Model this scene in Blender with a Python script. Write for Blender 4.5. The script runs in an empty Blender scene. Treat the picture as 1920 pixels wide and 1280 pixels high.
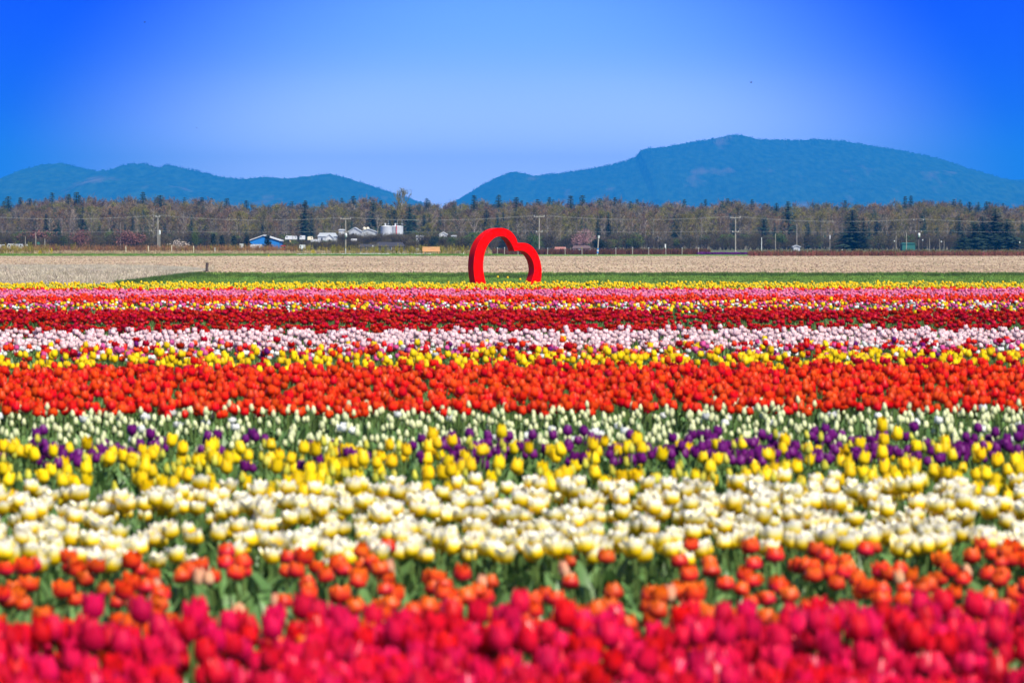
import bpy, math, random
import numpy as np
from mathutils import Vector, Euler, Matrix
from mathutils import noise as mnoise

random.seed(7)
rng = np.random.default_rng(11)
R = math.radians
sc = bpy.context.scene
col = sc.collection

# ------------------------------------------------------------------ camera, world, sun, exposure
F = 7200.0            # focal length in photograph pixels (1920 wide): 135 mm on 36 mm film
HZ = 455.0            # row of the horizon
H = 1.75              # eye height
cam_d = bpy.data.cameras.new('camera')
cam = bpy.data.objects.new('camera', cam_d)
col.objects.link(cam)
cam.location = (0, 0, H)
cam.rotation_euler = (R(90), 0, 0)
cam_d.lens = 135
cam_d.sensor_width = 36
cam_d.shift_y = -(640 - HZ) / 1920
cam_d.clip_start = 0.1
cam_d.clip_end = 60000
cam_d.dof.use_dof = True
cam_d.dof.focus_distance = 125
cam_d.dof.aperture_fstop = 5.4
sc.camera = cam

SUN_AZ, SUN_EL = 36.0, 47.0      # behind the camera, to its right
world = bpy.data.worlds.new('World')
sc.world = world
world.use_nodes = True
wt = world.node_tree
wt.nodes.clear()


def wn(t, **k):
    n = wt.nodes.new(t)
    for a, b in k.items():
        setattr(n, a, b)
    return n


def wmath(op, a, b=None, clamp=False):
    n = wn('ShaderNodeMath', operation=op, use_clamp=clamp)
    for i, v in enumerate((a, b)):
        if v is None:
            continue
        if isinstance(v, (int, float)):
            n.inputs[i].default_value = v
        else:
            wt.links.new(v, n.inputs[i])
    return n.outputs[0]


sky = wn('ShaderNodeTexSky', sky_type='NISHITA')
sky.sun_disc = False
sky.sun_elevation = R(SUN_EL)
sky.sun_rotation = R(180 - SUN_AZ)
sky.altitude = 0
sky.air_density = 1.0
sky.dust_density = 0.4
sky.ozone_density = 1.6
tc = wn('ShaderNodeTexCoord')
sep = wn('ShaderNodeSeparateXYZ')
wt.links.new(tc.outputs['Generated'], sep.inputs[0])
el = wmath('MULTIPLY', wmath('ARCSINE', sep.outputs[2]), 57.2958)
az = wmath('MULTIPLY', wmath('ARCTAN2', sep.outputs[0], sep.outputs[1]), 57.2958)
# a pale bright stretch of sky low over the valley, deep blue to both sides and above
ex = wmath('POWER', wmath('ABSOLUTE', wmath('DIVIDE', wmath('ADD', az, 0.1), 6.9)), 2.0)
ey = wmath('POWER', wmath('ABSOLUTE', wmath('DIVIDE', wmath('SUBTRACT', el, 0.6), 4.8)), 2.0)
rr = wmath('POWER', wmath('ADD', ex, ey), 0.5)
mr = wn('ShaderNodeMapRange', interpolation_type='SMOOTHSTEP')
wt.links.new(rr, mr.inputs[0])
mr.inputs[1].default_value = 0.40
mr.inputs[2].default_value = 1.14
SKYK = 14.8
eln = wmath('DIVIDE', el, 4.0, clamp=True)


def elramp(stops):
    r_ = wn('ShaderNodeValToRGB')
    r_.color_ramp.interpolation = 'B_SPLINE'
    els = r_.color_ramp.elements
    els[0].position, els[1].position = 0.0, stops[-1][0] / 4.0
    for p, c in stops[1:-1]:
        els.new(p / 4.0)
    for i, (p, c) in enumerate(stops):
        els[i].color = (c[0] / 4, c[1] / 4, c[2] / 4, 1)
    wt.links.new(eln, r_.inputs[0])
    return r_.outputs[0]


pale = elramp([(0.0, (1.40, 1.6, 2.6)), (1.0, (1.7, 1.9, 2.7)), (2.4, (0.36, 0.60, 1.45)), (3.5, (0.28, 0.58, 1.4))])
deep = elramp([(0.0, (0.0, 0.35, 1.3)), (1.3, (0.0, 0.17, 1.3)), (2.0, (0.0, 0.02, 1.1)), (3.5, (0.0, 0.0, 1.0))])
skm = wn('ShaderNodeMix', data_type='RGBA')
wt.links.new(mr.outputs[0], skm.inputs['Factor'])
wt.links.new(pale, skm.inputs[6])
wt.links.new(deep, skm.inputs[7])
mul = wn('ShaderNodeVectorMath', operation='SCALE')
wt.links.new(skm.outputs[2], mul.inputs[0])
mul.inputs['Scale'].default_value = 4 * SKYK
up = wn('ShaderNodeMapRange', interpolation_type='SMOOTHSTEP')
wt.links.new(el, up.inputs[0])
up.inputs[1].default_value = 4.2
up.inputs[2].default_value = 14.0
mx = wn('ShaderNodeMix', data_type='RGBA')
wt.links.new(up.outputs[0], mx.inputs['Factor'])
wt.links.new(mul.outputs[0], mx.inputs[6])
wt.links.new(sky.outputs[0], mx.inputs[7])
bg = wn('ShaderNodeBackground')
bg.inputs[1].default_value = 0.06
wt.links.new(mx.outputs[2], bg.inputs[0])
wo = wn('ShaderNodeOutputWorld')
wt.links.new(bg.outputs[0], wo.inputs[0])

sun_d = bpy.data.lights.new('sun', 'SUN')
sun_d.energy = 5.0
sun_d.angle = R(0.5)
sun_d.color = (1.0, 0.94, 0.84)
sun = bpy.data.objects.new('sun', sun_d)
col.objects.link(sun)
sd = Vector((math.sin(R(SUN_AZ)) * math.cos(R(SUN_EL)), -math.cos(R(SUN_AZ)) * math.cos(R(SUN_EL)), math.sin(R(SUN_EL))))
sun.rotation_euler = sd.to_track_quat('Z', 'Y').to_euler()
sun.location = sd * 50

vs = sc.view_settings
vs.view_transform = 'Standard'
vs.look = 'None'
vs.exposure = 0.56
vs.gamma = 1
vs.use_curve_mapping = False
sc.cycles.use_denoising = True
sc.cycles.max_bounces = 6
sc.cycles.diffuse_bounces = 3
sc.cycles.glossy_bounces = 2
sc.cycles.transmission_bounces = 4
sc.cycles.volume_bounces = 0
sc.cycles.transparent_max_bounces = 8
sc.cycles.sample_clamp_indirect = 6


# ------------------------------------------------------------------ helpers
def at(px, D, z=0.0):
    return Vector(((px - 960) * D / F, D, z))


def zof(py, D):
    return H + (HZ - py) * D / F


def tag(o, label=None, cat=None, group=None, kind=None):
    if label: o['label'] = label
    if cat: o['category'] = cat
    if group: o['group'] = group
    if kind: o['kind'] = kind
    return o


def empty(name, loc=(0, 0, 0), rz=0.0):
    o = bpy.data.objects.new(name, None)
    o.location = loc
    o.rotation_euler = (0, 0, rz)
    o.empty_display_size = 0.1
    col.objects.link(o)
    return o


def link(name, me, parent=None, loc=(0, 0, 0), rot=(0, 0, 0), scl=(1, 1, 1)):
    o = bpy.data.objects.new(name, me)
    o.location = loc
    o.rotation_euler = rot
    o.scale = scl
    o.parent = parent
    col.objects.link(o)
    return o


class MB:
    """collects faces; build() makes one mesh"""
    def __init__(s):
        s.v, s.f, s.m, s.a = [], [], [], []

    def add(s, vs_, fs, mat=0, att=None):
        b = len(s.v)
        s.v.extend([tuple(p) for p in vs_])
        s.f.extend([tuple(i + b for i in f) for f in fs])
        s.m.extend([mat] * len(fs))
        s.a.extend(att if att is not None else [0.0] * len(vs_))

    def box(s, x0, x1, y0, y1, z0, z1, mat=0):
        s.add([(x0, y0, z0), (x1, y0, z0), (x1, y1, z0), (x0, y1, z0), (x0, y0, z1), (x1, y0, z1), (x1, y1, z1), (x0, y1, z1)],
              [(0, 3, 2, 1), (4, 5, 6, 7), (0, 1, 5, 4), (1, 2, 6, 5), (2, 3, 7, 6), (3, 0, 4, 7)], mat)

    def tube(s, pts, rad, n=6, mat=0, cap=True, att=0.0):
        pts = [Vector(p) for p in pts]
        vs_, fs = [], []
        for i, p in enumerate(pts):
            d = (pts[min(i + 1, len(pts) - 1)] - pts[max(i - 1, 0)]).normalized()
            a = d.orthogonal().normalized() if abs(d.z) < 0.9 else Vector((1, 0, 0))
            a = (a - d * a.dot(d)).normalized()
            b = d.cross(a)
            r = rad[i] if hasattr(rad, '__len__') else rad
            for k in range(n):
                t = 2 * math.pi * k / n
                vs_.append(p + (a * math.cos(t) + b * math.sin(t)) * r)
        for i in range(len(pts) - 1):
            for k in range(n):
                fs.append((i * n + k, i * n + (k + 1) % n, (i + 1) * n + (k + 1) % n, (i + 1) * n + k))
        if cap:
            fs.append(tuple(range(n - 1, -1, -1)))
            fs.append(tuple((len(pts) - 1) * n + k for k in range(n)))
        s.add(vs_, fs, mat, [att] * len(vs_))

    def lathe(s, prof, n=16, mat=0, cx=0, cy=0):
        vs_, fs = [], []
        for r, z in prof:
            for k in range(n):
                t = 2 * math.pi * k / n
                vs_.append((cx + r * math.cos(t), cy + r * math.sin(t), z))
        for i in range(len(prof) - 1):
            for k in range(n):
                fs.append((i * n + k, i * n + (k + 1) % n, (i + 1) * n + (k + 1) % n, (i + 1) * n + k))
        s.add(vs_, fs, mat)

    def mesh(s, name, mats, smooth=False):
        me = bpy.data.meshes.new(name)
        me.from_pydata(s.v, [], s.f)
        for m in (mats if isinstance(mats, (list, tuple)) else [mats]):
            me.materials.append(m)
        if any(s.m):
            me.polygons.foreach_set('material_index', s.m)
        if any(s.a):
            at_ = me.attributes.new('along', 'FLOAT', 'POINT')
            at_.data.foreach_set('value', s.a)
        if smooth:
            me.polygons.foreach_set('use_smooth', [True] * len(me.polygons))
        me.update()
        return me

    def build(s, name, mats, parent=None, smooth=False, loc=(0, 0, 0), rz=0):
        return link(name, s.mesh(name, mats, smooth), parent, loc, (0, 0, rz))


# ------------------------------------------------------------------ materials
def newmat(name):
    m = bpy.data.materials.new(name)
    m.use_nodes = True
    nt = m.node_tree
    b = nt.nodes['Principled BSDF']
    return m, nt, b


def noisy(name, c1, c2, scale=3.0, rough=0.8, detail=6, bump=0.0, c3=None, spec=0.3, obj=False, stretch=None, bdist=0.02):
    """a plain surface whose colour wanders between c1 and c2 (and c3)"""
    m, nt, b = newmat(name)
    tcn = nt.nodes.new('ShaderNodeTexCoord')
    n = nt.nodes.new('ShaderNodeTexNoise')
    n.inputs['Scale'].default_value = scale
    n.inputs['Detail'].default_value = detail
    n.inputs['Roughness'].default_value = 0.65
    mp = nt.nodes.new('ShaderNodeMapping')
    if stretch: mp.inputs['Scale'].default_value = stretch
    nt.links.new(tcn.outputs['Object'], mp.inputs[0])
    nt.links.new(mp.outputs[0], n.inputs['Vector'])
    r = nt.nodes.new('ShaderNodeValToRGB')
    r.color_ramp.elements[0].position = 0.32
    r.color_ramp.elements[0].color = (*c1, 1)
    r.color_ramp.elements[1].position = 0.68
    r.color_ramp.elements[1].color = (*c2, 1)
    if c3:
        e_ = r.color_ramp.elements.new(0.5)
        e_.color = (*c3, 1)
    nt.links.new(n.outputs[0], r.inputs[0])
    out = r.outputs[0]
    if obj:
        oi = nt.nodes.new('ShaderNodeObjectInfo')
        hs = nt.nodes.new('ShaderNodeHueSaturation')
        mr_ = nt.nodes.new('ShaderNodeMapRange')
        mr_.inputs[3].default_value = 0.62
        mr_.inputs[4].default_value = 1.38
        nt.links.new(oi.outputs['Random'], mr_.inputs[0])
        nt.links.new(mr_.outputs[0], hs.inputs['Value'])
        mr2 = nt.nodes.new('ShaderNodeMapRange')
        ml = nt.nodes.new('ShaderNodeMath'); ml.operation = 'FRACT'
        ml2 = nt.nodes.new('ShaderNodeMath'); ml2.operation = 'MULTIPLY'; ml2.inputs[1].default_value = 7.31
        nt.links.new(oi.outputs['Random'], ml2.inputs[0]); nt.links.new(ml2.outputs[0], ml.inputs[0])
        nt.links.new(ml.outputs[0], mr2.inputs[0])
        mr2.inputs[3].default_value = 0.48
        mr2.inputs[4].default_value = 0.52
        nt.links.new(mr2.outputs[0], hs.inputs['Hue'])
        nt.links.new(out, hs.inputs['Color'])
        out = hs.outputs[0]
    nt.links.new(out, b.inputs['Base Color'])
    b.inputs['Roughness'].default_value = rough
    b.inputs['Specular IOR Level'].default_value = spec
    if bump:
        bp = nt.nodes.new('ShaderNodeBump')
        bp.inputs['Strength'].default_value = bump
        bp.inputs['Distance'].default_value = bdist
        nt.links.new(n.outputs[0], bp.inputs['Height'])
        nt.links.new(bp.outputs[0], b.inputs['Normal'])
    return m


def plantmat(name, stops, trans=0.3, var=0.12, hue=0.008, rough=0.45, spec=0.3, streak=0.25):
    """petals and leaves: colour along the petal, each plant a little different, light passing through"""
    m, nt, b = newmat(name)
    L = nt.links.new
    a = nt.nodes.new('ShaderNodeAttribute'); a.attribute_name = 'along'
    tcn = nt.nodes.new('ShaderNodeTexCoord')
    mp = nt.nodes.new('ShaderNodeMapping'); mp.inputs['Scale'].default_value = (60, 60, 8)
    n = nt.nodes.new('ShaderNodeTexNoise'); n.inputs['Scale'].default_value = 1.0; n.inputs['Detail'].default_value = 3
    L(tcn.outputs['Object'], mp.inputs[0]); L(mp.outputs[0], n.inputs['Vector'])
    sm = nt.nodes.new('ShaderNodeMath'); sm.operation = 'MULTIPLY_ADD'
    L(n.outputs[0], sm.inputs[0]); sm.inputs[1].default_value = streak
    ad = nt.nodes.new('ShaderNodeMath'); ad.operation = 'SUBTRACT'
    L(a.outputs['Fac'], ad.inputs[0]); ad.inputs[1].default_value = streak * 0.5
    L(ad.outputs[0], sm.inputs[2])
    r = nt.nodes.new('ShaderNodeValToRGB')
    els = r.color_ramp.elements
    els[0].position, els[0].color = stops[0][0], (*stops[0][1], 1)
    els[1].position, els[1].color = stops[-1][0], (*stops[-1][1], 1)
    for p, c in stops[1:-1]:
        e_ = els.new(p); e_.color = (*c, 1)
    L(sm.outputs[0], r.inputs[0])
    oi = nt.nodes.new('ShaderNodeObjectInfo')
    hs = nt.nodes.new('ShaderNodeHueSaturation')
    v = nt.nodes.new('ShaderNodeMapRange'); v.inputs[3].default_value = 1 - var; v.inputs[4].default_value = 1 + var
    L(oi.outputs['Random'], v.inputs[0]); L(v.outputs[0], hs.inputs['Value'])
    m1 = nt.nodes.new('ShaderNodeMath'); m1.operation = 'MULTIPLY'; m1.inputs[1].default_value = 13.7
    m2 = nt.nodes.new('ShaderNodeMath'); m2.operation = 'FRACT'
    L(oi.outputs['Random'], m1.inputs[0]); L(m1.outputs[0], m2.inputs[0])
    h = nt.nodes.new('ShaderNodeMapRange'); h.inputs[3].default_value = 0.5 - hue; h.inputs[4].default_value = 0.5 + hue
    L(m2.outputs[0], h.inputs[0]); L(h.outputs[0], hs.inputs['Hue'])
    L(r.outputs[0], hs.inputs['Color'])
    L(hs.outputs[0], b.inputs['Base Color'])
    b.inputs['Roughness'].default_value = rough
    b.inputs['Specular IOR Level'].default_value = spec
    tr = nt.nodes.new('ShaderNodeBsdfTranslucent')
    L(hs.outputs[0], tr.inputs[0])
    ms = nt.nodes.new('ShaderNodeMixShader'); ms.inputs[0].default_value = trans
    L(b.outputs[0], ms.inputs[1]); L(tr.outputs[0], ms.inputs[2])
    L(ms.outputs[0], nt.nodes['Material Output'].inputs[0])
    return m


def flat(name, c, rough=0.6, metal=0.0, spec=0.4, var=0.12, scale=2.0):
    return noisy(name, tuple(x * (1 - var) for x in c), tuple(min(1, x * (1 + var)) for x in c), scale, rough, spec=spec)


# ------------------------------------------------------------------ scattering of uncountable things
def proto_collection(name, meshes):
    c = bpy.data.collections.new(name)
    for i, me in enumerate(meshes):
        o = bpy.data.objects.new('%s_%02d' % (name, i), me)
        c.objects.link(o)
    return c


def scatter(name, pts, coll, nproto, label, scl=(0.85, 1.15), tilt=0.12, kind='stuff', parent=None, idx=None, zs=None):
    """ONE object; geometry nodes put a copy of a prototype on each point"""
    n = len(pts)
    me = bpy.data.meshes.new(name)
    me.from_pydata([tuple(p) for p in pts], [], [])
    s = rng.uniform(scl[0], scl[1], n)
    sv = np.stack([s, s, s * (zs if zs is not None else 1.0)], 1).astype(np.float32)
    rot = np.stack([rng.normal(0, tilt, n), rng.normal(0, tilt, n), rng.uniform(0, 6.283, n)], 1).astype(np.float32)
    a = me.attributes.new('rot', 'FLOAT_VECTOR', 'POINT'); a.data.foreach_set('vector', rot.ravel())
    a = me.attributes.new('scl', 'FLOAT_VECTOR', 'POINT'); a.data.foreach_set('vector', sv.ravel())
    a = me.attributes.new('idx', 'INT', 'POINT')
    a.data.foreach_set('value', (idx if idx is not None else rng.integers(0, nproto, n)).astype(np.int32))
    o = link(name, me, parent)
    ng = bpy.data.node_groups.new(name + '_scatter', 'GeometryNodeTree')
    ng.interface.new_socket('Geometry', in_out='INPUT', socket_type='NodeSocketGeometry')
    ng.interface.new_socket('Geometry', in_out='OUTPUT', socket_type='NodeSocketGeometry')
    N = ng.nodes.new
    gi, go = N('NodeGroupInput'), N('NodeGroupOutput')
    iop, ci = N('GeometryNodeInstanceOnPoints'), N('GeometryNodeCollectionInfo')
    ci.inputs['Collection'].default_value = coll
    ci.inputs['Separate Children'].default_value = True
    ci.inputs['Reset Children'].default_value = True
    iop.inputs['Pick Instance'].default_value = True
    def na(nm, dt):
        q = N('GeometryNodeInputNamedAttribute'); q.data_type = dt; q.inputs['Name'].default_value = nm
        return q.outputs['Attribute']
    L = ng.links.new
    L(gi.outputs[0], iop.inputs['Points']); L(ci.outputs[0], iop.inputs['Instance'])
    L(na('idx', 'INT'), iop.inputs['Instance Index'])
    L(na('rot', 'FLOAT_VECTOR'), iop.inputs['Rotation'])
    L(na('scl', 'FLOAT_VECTOR'), iop.inputs['Scale'])
    L(iop.outputs[0], go.inputs[0])
    md = o.modifiers.new('scatter', 'NODES')
    md.node_group = ng
    tag(o, label, kind=kind)
    return o


# ------------------------------------------------------------------ the setting: ground sheets butt against each other
M_soil = noisy('tulip_bed_soil', (0.045, 0.032, 0.022), (0.12, 0.085, 0.055), 6, 0.95, bump=0.6, bdist=0.05)
M_lawn = noisy('lawn_grass', (0.050, 0.105, 0.018), (0.12, 0.20, 0.040), 0.5, 0.9, c3=(0.08, 0.15, 0.028), stretch=(0.5, 1, 1))
M_plough = noisy('ploughed_earth', (0.34, 0.25, 0.165), (0.51, 0.40, 0.28), 1.1, 0.95, detail=10, c3=(0.45, 0.345, 0.24), stretch=(1.2, 0.6, 1), bump=0.5, bdist=0.1)
nt = M_plough.node_tree
_tc, _mp, _n, _m = nt.nodes.new('ShaderNodeTexCoord'), nt.nodes.new('ShaderNodeMapping'), nt.nodes.new('ShaderNodeTexNoise'), nt.nodes.new('ShaderNodeMix')
_mp.inputs['Scale'].default_value = (.05, .028, 1); _n.inputs['Scale'].default_value = 1.0; _n.inputs['Detail'].default_value = 4
_m.data_type = 'RGBA'; _m.blend_type = 'MULTIPLY'; _m.inputs['Factor'].default_value = 1
_r = nt.nodes.new('ShaderNodeValToRGB'); _r.color_ramp.elements[0].position = .36; _r.color_ramp.elements[0].color = (.74, .70, .66, 1); _r.color_ramp.elements[1].position = .62; _r.color_ramp.elements[1].color = (1.08, 1.08, 1.05, 1)
nt.links.new(_tc.outputs['Object'], _mp.inputs[0]); nt.links.new(_mp.outputs[0], _n.inputs['Vector']); nt.links.new(_n.outputs[0], _r.inputs[0])
_b = nt.nodes['Principled BSDF']; nt.links.new(_b.inputs['Base Color'].links[0].from_socket, _m.inputs[6]); nt.links.new(_r.outputs[0], _m.inputs[7]); nt.links.new(_m.outputs[2], _b.inputs['Base Color'])
M_verge = noisy('verge_grass', (0.07, 0.15, 0.02), (0.16, 0.27, 0.045), 0.3, 0.9)
M_straw = noisy('straw_ground', (0.17, 0.15, 0.10), (0.42, 0.37, 0.28), 0.9, 0.95, c3=(0.30, 0.265, 0.20), bump=0.5, bdist=0.08)
M_farm = noisy('far_meadow', (0.06, 0.08, 0.03), (0.14, 0.13, 0.07), 0.05, 0.95)


def sheet(name, poly, mat, z=0.0, cell=None, amp=0.0, sc_=0.5, ridges=0.0):
    me = bpy.data.meshes.new(name)
    if cell is None:
        me.from_pydata([(x, y, z) for x, y in poly], [], [tuple(range(len(poly)))])
    else:
        xs = np.arange(poly[0][0], poly[1][0] + cell[0] * .5, cell[0])
        ys = np.arange(poly[0][1], poly[2][1] + cell[1] * .5, cell[1])
        V, Fc = [], []
        for j, y in enumerate(ys):
            for i, x in enumerate(xs):
                edge = min(1, min(j, len(ys) - 1 - j) / 3.0)
                h = mnoise.noise((x * sc_, y * sc_, 0.3)) * amp + ridges * math.sin(y * 2.1 + math.sin(x * .05))
                V.append((x, y, z + edge * abs(h)))
        w = len(xs)
        for j in range(len(ys) - 1):
            for i in range(w - 1):
                Fc.append((j * w + i, j * w + i + 1, (j + 1) * w + i + 1, (j + 1) * w + i))
        me.from_pydata(V, [], Fc)
    me.materials.append(mat)
    o = link(name, me)
    tag(o, kind='structure')
    return o


WX = 3600
sheet('tulip_bed_soil', [(-WX, -120), (WX, -120), (WX, 123), (-WX, 123)], M_soil)
sheet('lawn', [(-WX, 123), (WX, 123), (WX, 217), (-WX, 217)], M_lawn)
sheet('ploughed_ground_left', [(-WX, 217), (-90, 217), (-90, 500), (-WX, 500)], M_plough)
sheet('ploughed_ground_right', [(90, 217), (WX, 217), (WX, 500), (90, 500)], M_plough)
sheet('ploughed_field', [(-90, 217), (90, 217), (90, 500), (-90, 500)], M_plough, cell=(0.9, 1.0), amp=0.06, sc_=0.5, ridges=0.01)
sheet('grass_verge', [(-WX, 500), (WX, 500), (WX, 760), (-WX, 760)], M_verge)
sheet('far_ground', [(-WX, 760), (WX, 760), (WX, 19500), (-WX, 19500)], M_farm)


def interp(pts, x):
    return float(np.interp(x, [p[0] for p in pts], [p[1] for p in pts]))


# ------------------------------------------------------------------ mountains
M_hill, nt, b = newmat('forested_mountain')
L = nt.links.new
tcn = nt.nodes.new('ShaderNodeTexCoord')
n1 = nt.nodes.new('ShaderNodeTexNoise'); n1.inputs['Scale'].default_value = 0.0065; n1.inputs['Detail'].default_value = 8
n2 = nt.nodes.new('ShaderNodeTexNoise'); n2.inputs['Scale'].default_value = 0.05; n2.inputs['Detail'].default_value = 6
mpp = nt.nodes.new('ShaderNodeMapping'); mpp.inputs['Scale'].default_value = (1, .14, 1)
L(tcn.outputs['Object'], mpp.inputs[0]); L(mpp.outputs[0], n1.inputs['Vector']); L(mpp.outputs[0], n2.inputs['Vector'])
r1 = nt.nodes.new('ShaderNodeValToRGB')
r1.color_ramp.elements[0].position = 0.60; r1.color_ramp.elements[0].color = (0, 0, 0, 1)
r1.color_ramp.elements[1].position = 0.70; r1.color_ramp.elements[1].color = (1, 1, 1, 1)
L(n1.outputs[0], r1.inputs[0])
r2 = nt.nodes.new('ShaderNodeValToRGB')
r2.color_ramp.elements[0].position = 0.35; r2.color_ramp.elements[0].color = (0.012, 0.06, 0.03, 1)
r2.color_ramp.elements[1].position = 0.7; r2.color_ramp.elements[1].color = (0.05, 0.13, 0.05, 1)
L(n2.outputs[0], r2.inputs[0])
mxx = nt.nodes.new('ShaderNodeMix'); mxx.data_type = 'RGBA'
L(r1.outputs[0], mxx.inputs['Factor']); L(r2.outputs[0], mxx.inputs[6]); mxx.inputs[7].default_value = (0.19, 0.17, 0.12, 1)
L(mxx.outputs[2], b.inputs['Base Color']); b.inputs['Roughness'].default_value = 1; b.inputs['Specular IOR Level'].default_value = 0

LEFT = [(-260, 400), (-120, 372), (0, 337), (40, 320), (75, 310), (115, 307), (150, 315), (180, 322), (205, 320), (228, 312), (250, 308), (275, 309), (290, 315), (300, 316), (312, 311), (345, 316), (380, 325), (410, 332), (450, 337), (500, 333), (540, 336), (580, 331), (620, 327), (645, 333), (690, 347), (735, 362), (790, 380), (900, 415), (1000, 452)]
RIGHT = [(760, 440), (820, 400), (865, 371), (900, 350), (940, 330), (965, 322), (1000, 331), (1045, 327), (1100, 320), (1150, 310), (1190, 298), (1200, 284), (1215, 279), (1245, 277), (1300, 267), (1345, 260), (1370, 254), (1390, 254), (1420, 262), (1500, 264), (1530, 262), (1580, 265), (1620, 272), (1660, 278), (1700, 285), (1760, 298), (1820, 318), (1880, 335), (1920, 345), (2000, 362), (2120, 395), (2250, 440)]
BACK = [(1780, 400), (1850, 352), (1890, 340), (1940, 334), (2000, 340), (2100, 380), (2200, 430)]


def mountain(name, prof, D, seed, depth=3100, ncol=560, nrow=46):
    x0, x1 = prof[0][0], prof[-1][0]
    V, Fc = [], []
    for j in range(nrow):
        u = j / (nrow - 8)
        d = D - depth + depth * u
        for i in range(ncol):
            px = x0 + (x1 - x0) * i / (ncol - 1)
            X = (px - 960) * D / F
            top = (HZ - interp(prof, px)) * D / F + H
            fr = u if u <= 1 else max(0, 1 - (u - 1) * 3)
            g = fr ** 0.85
            gul = mnoise.fractal((X * 0.0026 + seed, d * 0.0016, seed), 0.9, 2.1, 6)
            z = top * g + gul * 24 * (fr * (1 - fr) * 4) * min(1, top / 60)
            if 0.93 < u < 1.08:
                z += random.uniform(0, 1.0) * (3.2 if random.random() < .8 else 7)
            V.append((X + random.uniform(-1.5, 1.5), d, max(-0.5, z)))
    for j in range(nrow - 1):
        for i in range(ncol - 1):
            Fc.append((j * ncol + i, j * ncol + i + 1, (j + 1) * ncol + i + 1, (j + 1) * ncol + i))
    me = bpy.data.meshes.new(name)
    me.from_pydata(V, [], Fc)
    me.materials.append(M_hill)
    o = link(name, me)
    tag(o, kind='structure')


mountain('mountain_left', LEFT, 14000, 3.1)
mountain('mountain_right', RIGHT, 15200, 8.7)
mountain('mountain_behind', BACK, 18000, 5.2, depth=1500, ncol=160, nrow=20)

# ------------------------------------------------------------------ haze
hz = MB()
hz.box(-3800, 3800, -300, 20000, -1.0, 450.0)
M_haze = bpy.data.materials.new('haze_air')
M_haze.use_nodes = True
ht = M_haze.node_tree
ht.nodes.clear()
pv = ht.nodes.new('ShaderNodeVolumePrincipled')
pv.inputs['Color'].default_value = (0.025, 0.36, 1.0, 1)
pv.inputs['Density'].default_value = 1.05e-4
pv.inputs['Anisotropy'].default_value = 0.0
hoo = ht.nodes.new('ShaderNodeOutputMaterial')
ht.links.new(pv.outputs[0], hoo.inputs['Volume'])
haze = hz.build('haze', M_haze)
tag(haze, kind='stuff')

# ------------------------------------------------------------------ trees (crown and trunk meshes are shared by the copies)
M_bark = noisy('pale_bark', (0.11, 0.095, 0.075), (0.30, 0.265, 0.22), 0.8, 0.9, obj=True)
M_dbark = noisy('dark_bark', (0.03, 0.025, 0.02), (0.08, 0.06, 0.045), 2, 0.95)
M_twig = {
    'brown': noisy('bare_twigs', (0.085, 0.05, 0.022), (0.25, 0.16, 0.078), 0.35, 0.9, obj=True),
    'grey': noisy('grey_twigs', (0.10, 0.08, 0.055), (0.27, 0.215, 0.15), 0.35, 0.9, obj=True),
    'olive': noisy('budding_leaves', (0.075, 0.073, 0.011), (0.23, 0.19, 0.032), 0.35, 0.9, obj=True),
    'dim': noisy('undergrowth_twigs', (0.035, 0.03, 0.016), (0.12, 0.092, 0.046), 0.5, 0.95, obj=True),
}
M_conifer = noisy('conifer_needles', (0.008, 0.022, 0.016), (0.03, 0.06, 0.035), 0.6, 0.9, obj=True)
M_yew = noisy('dark_evergreen', (0.008, 0.016, 0.012), (0.022, 0.036, 0.024), 1.2, 0.95, obj=True)
M_pink = noisy('pink_blossom', (0.22, 0.10, 0.09), (0.62, 0.38, 0.36), 1.2, 0.9, obj=True)
M_plum = noisy('plum_blossom', (0.06, 0.022, 0.02), (0.30, 0.13, 0.11), 1.5, 0.9)
M_whiteb = noisy('white_blossom', (0.35, 0.25, 0.2), (0.75, 0.65, 0.58), 1.5, 0.9)
M_yg = noisy('yellow_green_shoots', (0.13, 0.12, 0.015), (0.34, 0.28, 0.02), 1.0, 0.85, obj=True)
M_forsy = noisy('yellow_flowers', (0.45, 0.36, 0.01), (0.75, 0.62, 0.02), 3.0, 0.8)
M_bush = noisy('green_bush', (0.035, 0.06, 0.012), (0.09, 0.13, 0.025), 1.0, 0.9, obj=True)


def twig(mb, p, d, ln, w):
    d = d.normalized()
    s = d.cross(Vector((random.gauss(0, 1), random.gauss(0, 1), random.gauss(0, 1)))).normalized() * w
    q = p + d * ln
    mb.add([p - s, p + s, q], [(0, 1, 2)])


def leafbit(mb, p, w):
    a = Vector((random.gauss(0, 1), random.gauss(0, 1), random.gauss(0, 1))).normalized()
    b_ = a.orthogonal().normalized()
    c_ = a.cross(b_)
    mb.add([p + b_ * w, p + c_ * w * .8, p - b_ * w, p - c_ * w * .7], [(0, 1, 2, 3)])


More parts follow.
